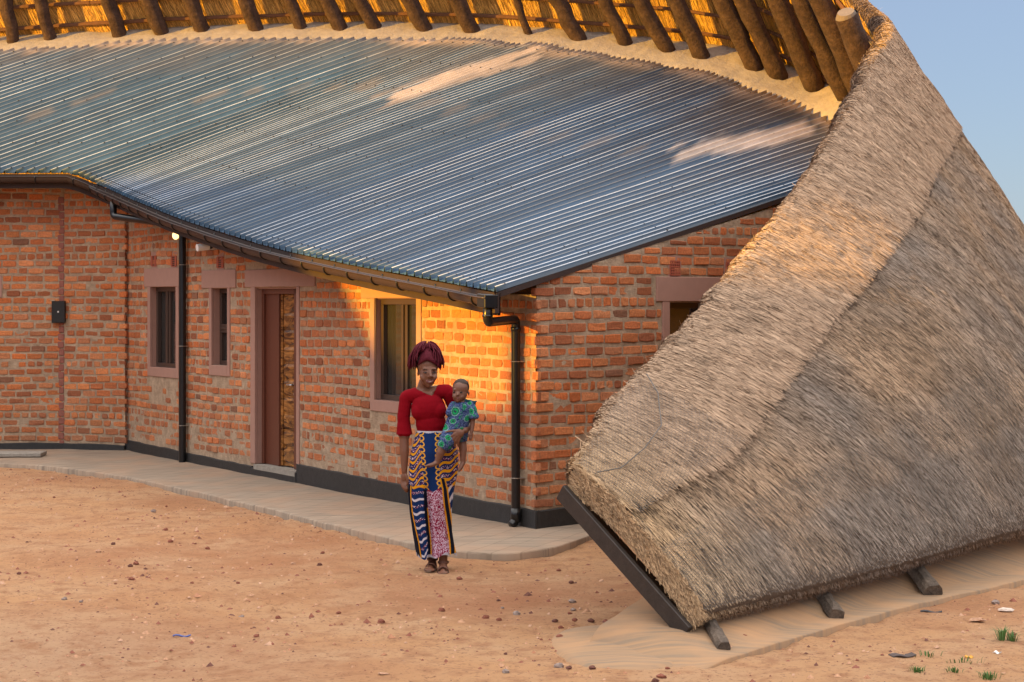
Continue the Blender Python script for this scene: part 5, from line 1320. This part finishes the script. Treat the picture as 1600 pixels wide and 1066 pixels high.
put((y > 757) & Rz_ & (x > rE + 9) & (st_ < .4), wht * .8)
edge_l = Lx[None] + 2.6 + .02 * (y - 760); put((y > 757) & (x < edge_l + 3.5), blk); put((y > 757) & (np.abs(x - edge_l - 2.0) < .8), org)
put(y > 867.3, wht * .6); put(y < 674.5, wht * .75)
o = mesh('printed_skirt', V.reshape(-1, 3), grid_faces(na, ny), M['print'], smooth=True, tint=col.reshape(-1, 3)); keep(o, wom)
# sandals
for (ax, fy, ad) in ((675.5, 883, .03), (693, 885.5, -.06)):
    s_ = -1.2 if ax < 680 else .4
    m = MB(); n = 20; top = []; 
    cx_ = ax + s_ * 1.2
    for zt in (0, 1):
        for k in range(n):
            a = 2 * math.pi * k / n; wdt = .048 if math.sin(a) < 0 else .036
            q = W3(cx_ + (s_ * 1.0 if math.sin(a) < 0 else -s_ * .6), fy + 5.2, ad - .065) + np.array([wdt * math.cos(a), .135 * math.sin(a), zt * .016 - .004]); top.append(q)
    m.add(top, [tuple(range(n))[::-1], tuple(range(n, 2 * n))] + [(k, (k + 1) % n, n + (k + 1) % n, n + k) for k in range(n)]); keep(m.build('sandal_sole', M['sole']), wom)
    for (dy, dd2, rr_, h) in ((-1.5, -.115, .047, .042), (-5.5, -.045, .042, .05), (-13, .02, .040, .0)):
        m = MB(); c = W3(ax + s_ * (1.4 if dd2 < -.1 else .6), fy + 5, ad + dd2)
        if h: pts = [c + np.array([rr_ * math.cos(a), .018 * math.sin(2 * a) * 0, (h + .012) * math.sin(a)]) for a in np.linspace(0, math.pi, 12)]
        else: pts = [W3(ax, fy - 9, ad + .012) + np.array([.039 * math.cos(a), .040 * math.sin(a), 0]) for a in np.linspace(0, 2 * math.pi, 18)]
        V = []; 
        for p in pts: V += [p + np.array([0, -.014, 0]) if h else p + np.array([0, 0, -.008]), p + np.array([0, .014, 0.004]) if h else p + np.array([0, 0, .008])]
        m.add(V, [(2 * i, 2 * i + 1, 2 * i + 3, 2 * i + 2) for i in range(len(pts) - 1)]); o = m.build('sandal_strap', M['leather'], smooth=True); o.modifiers.new('t', 'SOLIDIFY').thickness = .004; keep(o, wom)

# --- baby
bb = empty('person', W3(716, 690, -.15)); tag(bb, 'baby in a blue and green printed outfit, carried on the hip', 'person')
B2 = Blob(); B = B2
B.ell((720.5, 605, -.16), (.062, .072, .066)).ell((719.5, 613, -.175), (.057, .058, .056)).ell((717, 619, -.195), (.040, .038, .032))
B.cap((712.5, 616.5, -.21), (713, 617, -.212), .022).cap((722.5, 617, -.21), (722, 617.5, -.212), .022).cap((716.4, 611, -.226), (716.4, 614, -.238), .006, .0095).cap((714.8, 614.8, -.230), (718.2, 614.8, -.230), .0062)
B.cap((716.3, 622.5, -.215), (716.6, 622.8, -.216), .014).ell((733.3, 613, -.15), (.006, .014, .019)).cap((711, 606.5, -.213), (722, 606.5, -.213), .009)
B.cap((721, 619, -.15), (723, 628, -.15), .034, .036)
B.chain([(722, 635, -.15), (719, 650, -.15), (711, 672, -.15)], [.070, .078, .085], 'dress')
B.chain([(733, 630, -.15), (738, 638, -.16), (739.5, 648, -.165)], [.034, .035, .033], 'dress').chain([(711, 632, -.15), (705, 642, -.18)], [.034, .028], 'dress')
B.chain([(709, 674, -.17), (702, 683, -.20), (696.5, 691, -.215)], [.074, .060, .050], 'dress').cap((722, 672, -.14), (722, 682, -.13), .050, .040, 'dress')
B.chain([(738.5, 647, -.165), (739, 660, -.17), (737.6, 672, -.185)], [.021, .019, .0135]).ell((736.8, 676, -.188), (.014, .012, .017))
for k in range(4): B.chain([(734.6 + k * 1.4, 678, -.19), (734.2 + k * 1.3, 681.5, -.195), (733.6 + k * 1.4, 683.6, -.19)], [.0052, .0048, .004])
B.cap((733.6, 675, -.195), (732.2, 679, -.2), .0055, .0045)
B.chain([(696, 690, -.215), (690, 703, -.225), (685.5, 716, -.225)], [.040, .033, .022]).chain([(685.8, 718, -.225), (678, 721.5, -.24), (671, 723, -.245)], [.021, .017, .014])
for k in range(5): B.cap((671, 722.4, -.262 + k * .009), (667.2 + k * .5, 723.4, -.266 + k * .01), .0068, .0055)
B.chain([(721.5, 682, -.12), (724.5, 700, -.14), (724, 716, -.15)], [.036, .030, .021]).chain([(724.5, 719, -.15), (721, 727, -.17), (718, 731, -.18)], [.020, .017, .012])
B.solve(.0045, 3)
cl2 = (B.lab == 'dress') & ~((B.py < 626) & (B.px < 733)) & ~((B.px > 735) & (B.py > 651)) 
shellpart(B, np.ones(len(B.V), bool), -np.where(cl2, .004, 0.), 'body', M['skin2'], bb)
tint = np.tile(np.array([.035, .060, .16]), (len(B.V), 1)); px, py = B.px + B.d * 40, B.py
dots = vnoise(np.stack([px * 1.3, py * 1.3], -1), 5); tint[dots > .25] = (.10, .13, .26); tint[dots < -.35] = (.012, .02, .05)
for (cx_, cy_, rx, ry, an) in ((711 - 6.5, 640, 6.2, 7.5, .5), (697 - 8, 664, 5, 6.5, -.3), (728 - 6, 650, 4.4, 6, .8), (700 - 8, 680, 4.6, 4.6, 0), (736 - 6, 640, 3.6, 5, -.2), (720 - 6, 668, 5, 5, .3), (708 - 7, 655, 4, 5, 1.1), (690 - 8, 690, 4, 4, .2), (733 - 6, 628, 4, 3, 0), (724 - 6, 633, 3, 4, .4)):
    x_, y_ = px - cx_, py - cy_; a_ = x_ * math.cos(an) + y_ * math.sin(an); b_ = -x_ * math.sin(an) + y_ * math.cos(an); r = np.hypot(a_ / rx, b_ / ry)
    tint[r < 1.0] = (.16, .34, .30); tint[r < .82] = (.012, .028, .05); tint[r < .66] = (.012, .26, .085); tint[(r < .34) & (np.abs(b_) < 1.6)] = (.02, .05, .06)
sq = fbm(np.stack([px * .16, py * .16], -1), 15, 2); k = np.abs(sq) < .035; tint[k] = (.015, .22, .08)
off = .007 + .004 * fbm(B.V * 18, 4, 2) + .008 * np.exp(-((B.py - 648) / 3.) ** 2) * (B.px > 732)
shellpart(B, cl2, off, 'printed_outfit', M['print'], bb, tint)
# ruffle on the shoulder
m = MB(); n = 22; P = []
for i in range(n):
    t = i / (n - 1); x_ = 727 + 17 * t; y_ = 622.5 + 2 * math.sin(t * 3) + 3.5 * t * t; w_ = (.006 if i % 2 else -.006)
    P += [W3(x_ - 1, y_ + 5, -.19 + .06 * t), W3(x_, y_ + .5, -.2 + .06 * t + w_), W3(x_ + 1.4, y_ - 2.2 + (1.2 if i % 2 else 0), -.195 + .06 * t - w_)]
m.add(P, [(3 * i + j, 3 * i + j + 1, 3 * i + 4 + j, 3 * i + 3 + j) for i in range(n - 1) for j in (0, 1)])
tc_ = np.tile(np.array([.03, .055, .14]), (len(P), 1)); tc_[::4] = (.015, .2, .08)
o = mesh('ruffle', P, m.f, M['print'], smooth=True, tint=tc_); o.modifiers.new('t', 'SOLIDIFY').thickness = .003; keep(o, bb)
for (ex_, ey_) in ((711.0, 610.4), (721.8, 610.6)):
    c = W3(ex_, ey_, B.front(ex_, ey_)); m = MB(); sphere(m, c + np.array([0, .004, 0]), .0085, 8, (1.2, .8, .72)); keep(m.build('eye', M['eye'], smooth=True), bb)
    m = MB(); sphere(m, c + np.array([-.0015, -.0025, 0]), .0056, 7, (1, .5, 1)); keep(m.build('iris', M['iris'], smooth=True), bb)
    seams([W3(ex_ - 2.2, ey_ - .2, B.front(ex_, ey_) - .0005), W3(ex_, ey_ - 1.3, B.front(ex_, ey_) - .003), W3(ex_ + 2.2, ey_ - .2, B.front(ex_, ey_) - .0005)], .0016, 'eyelid', M['hairblack'], bb, 5)
c = W3(716.4, 619.3, B.front(716.4, 619.3)); seams([c + np.array([-.011, .003, .001]), c + np.array([-.004, 0, .0025]), c + np.array([.004, 0, .0025]), c + np.array([.011, .003, .001])], .0028, 'upper_lip', M['lip'], bb)
seams([c + np.array([-.010, .003, -.001]), c + np.array([0, 0, -.004]), c + np.array([.010, .003, -.001])], .0036, 'lower_lip', M['lip'], bb)
m = MB(); sphere(m, W3(721.2, 602.5, -.150), .064, 14, (1.0, 1.12, .98)); V = np.array(m.v); py = 888 - (V[:, 2] - PZ0) * S_; dd_ = V[:, 1] - PY0
ok = ~((dd_ < -.19) & (py > 597.5)) & ~(py > 609); fs = [f for f in m.f if all(ok[i] for i in f)]; o = mesh('short_hair', V, fs, mat('infant_hair', (.035, .018, .012), .8, bump=.004, bscale=220), smooth=True); keep(o, bb)
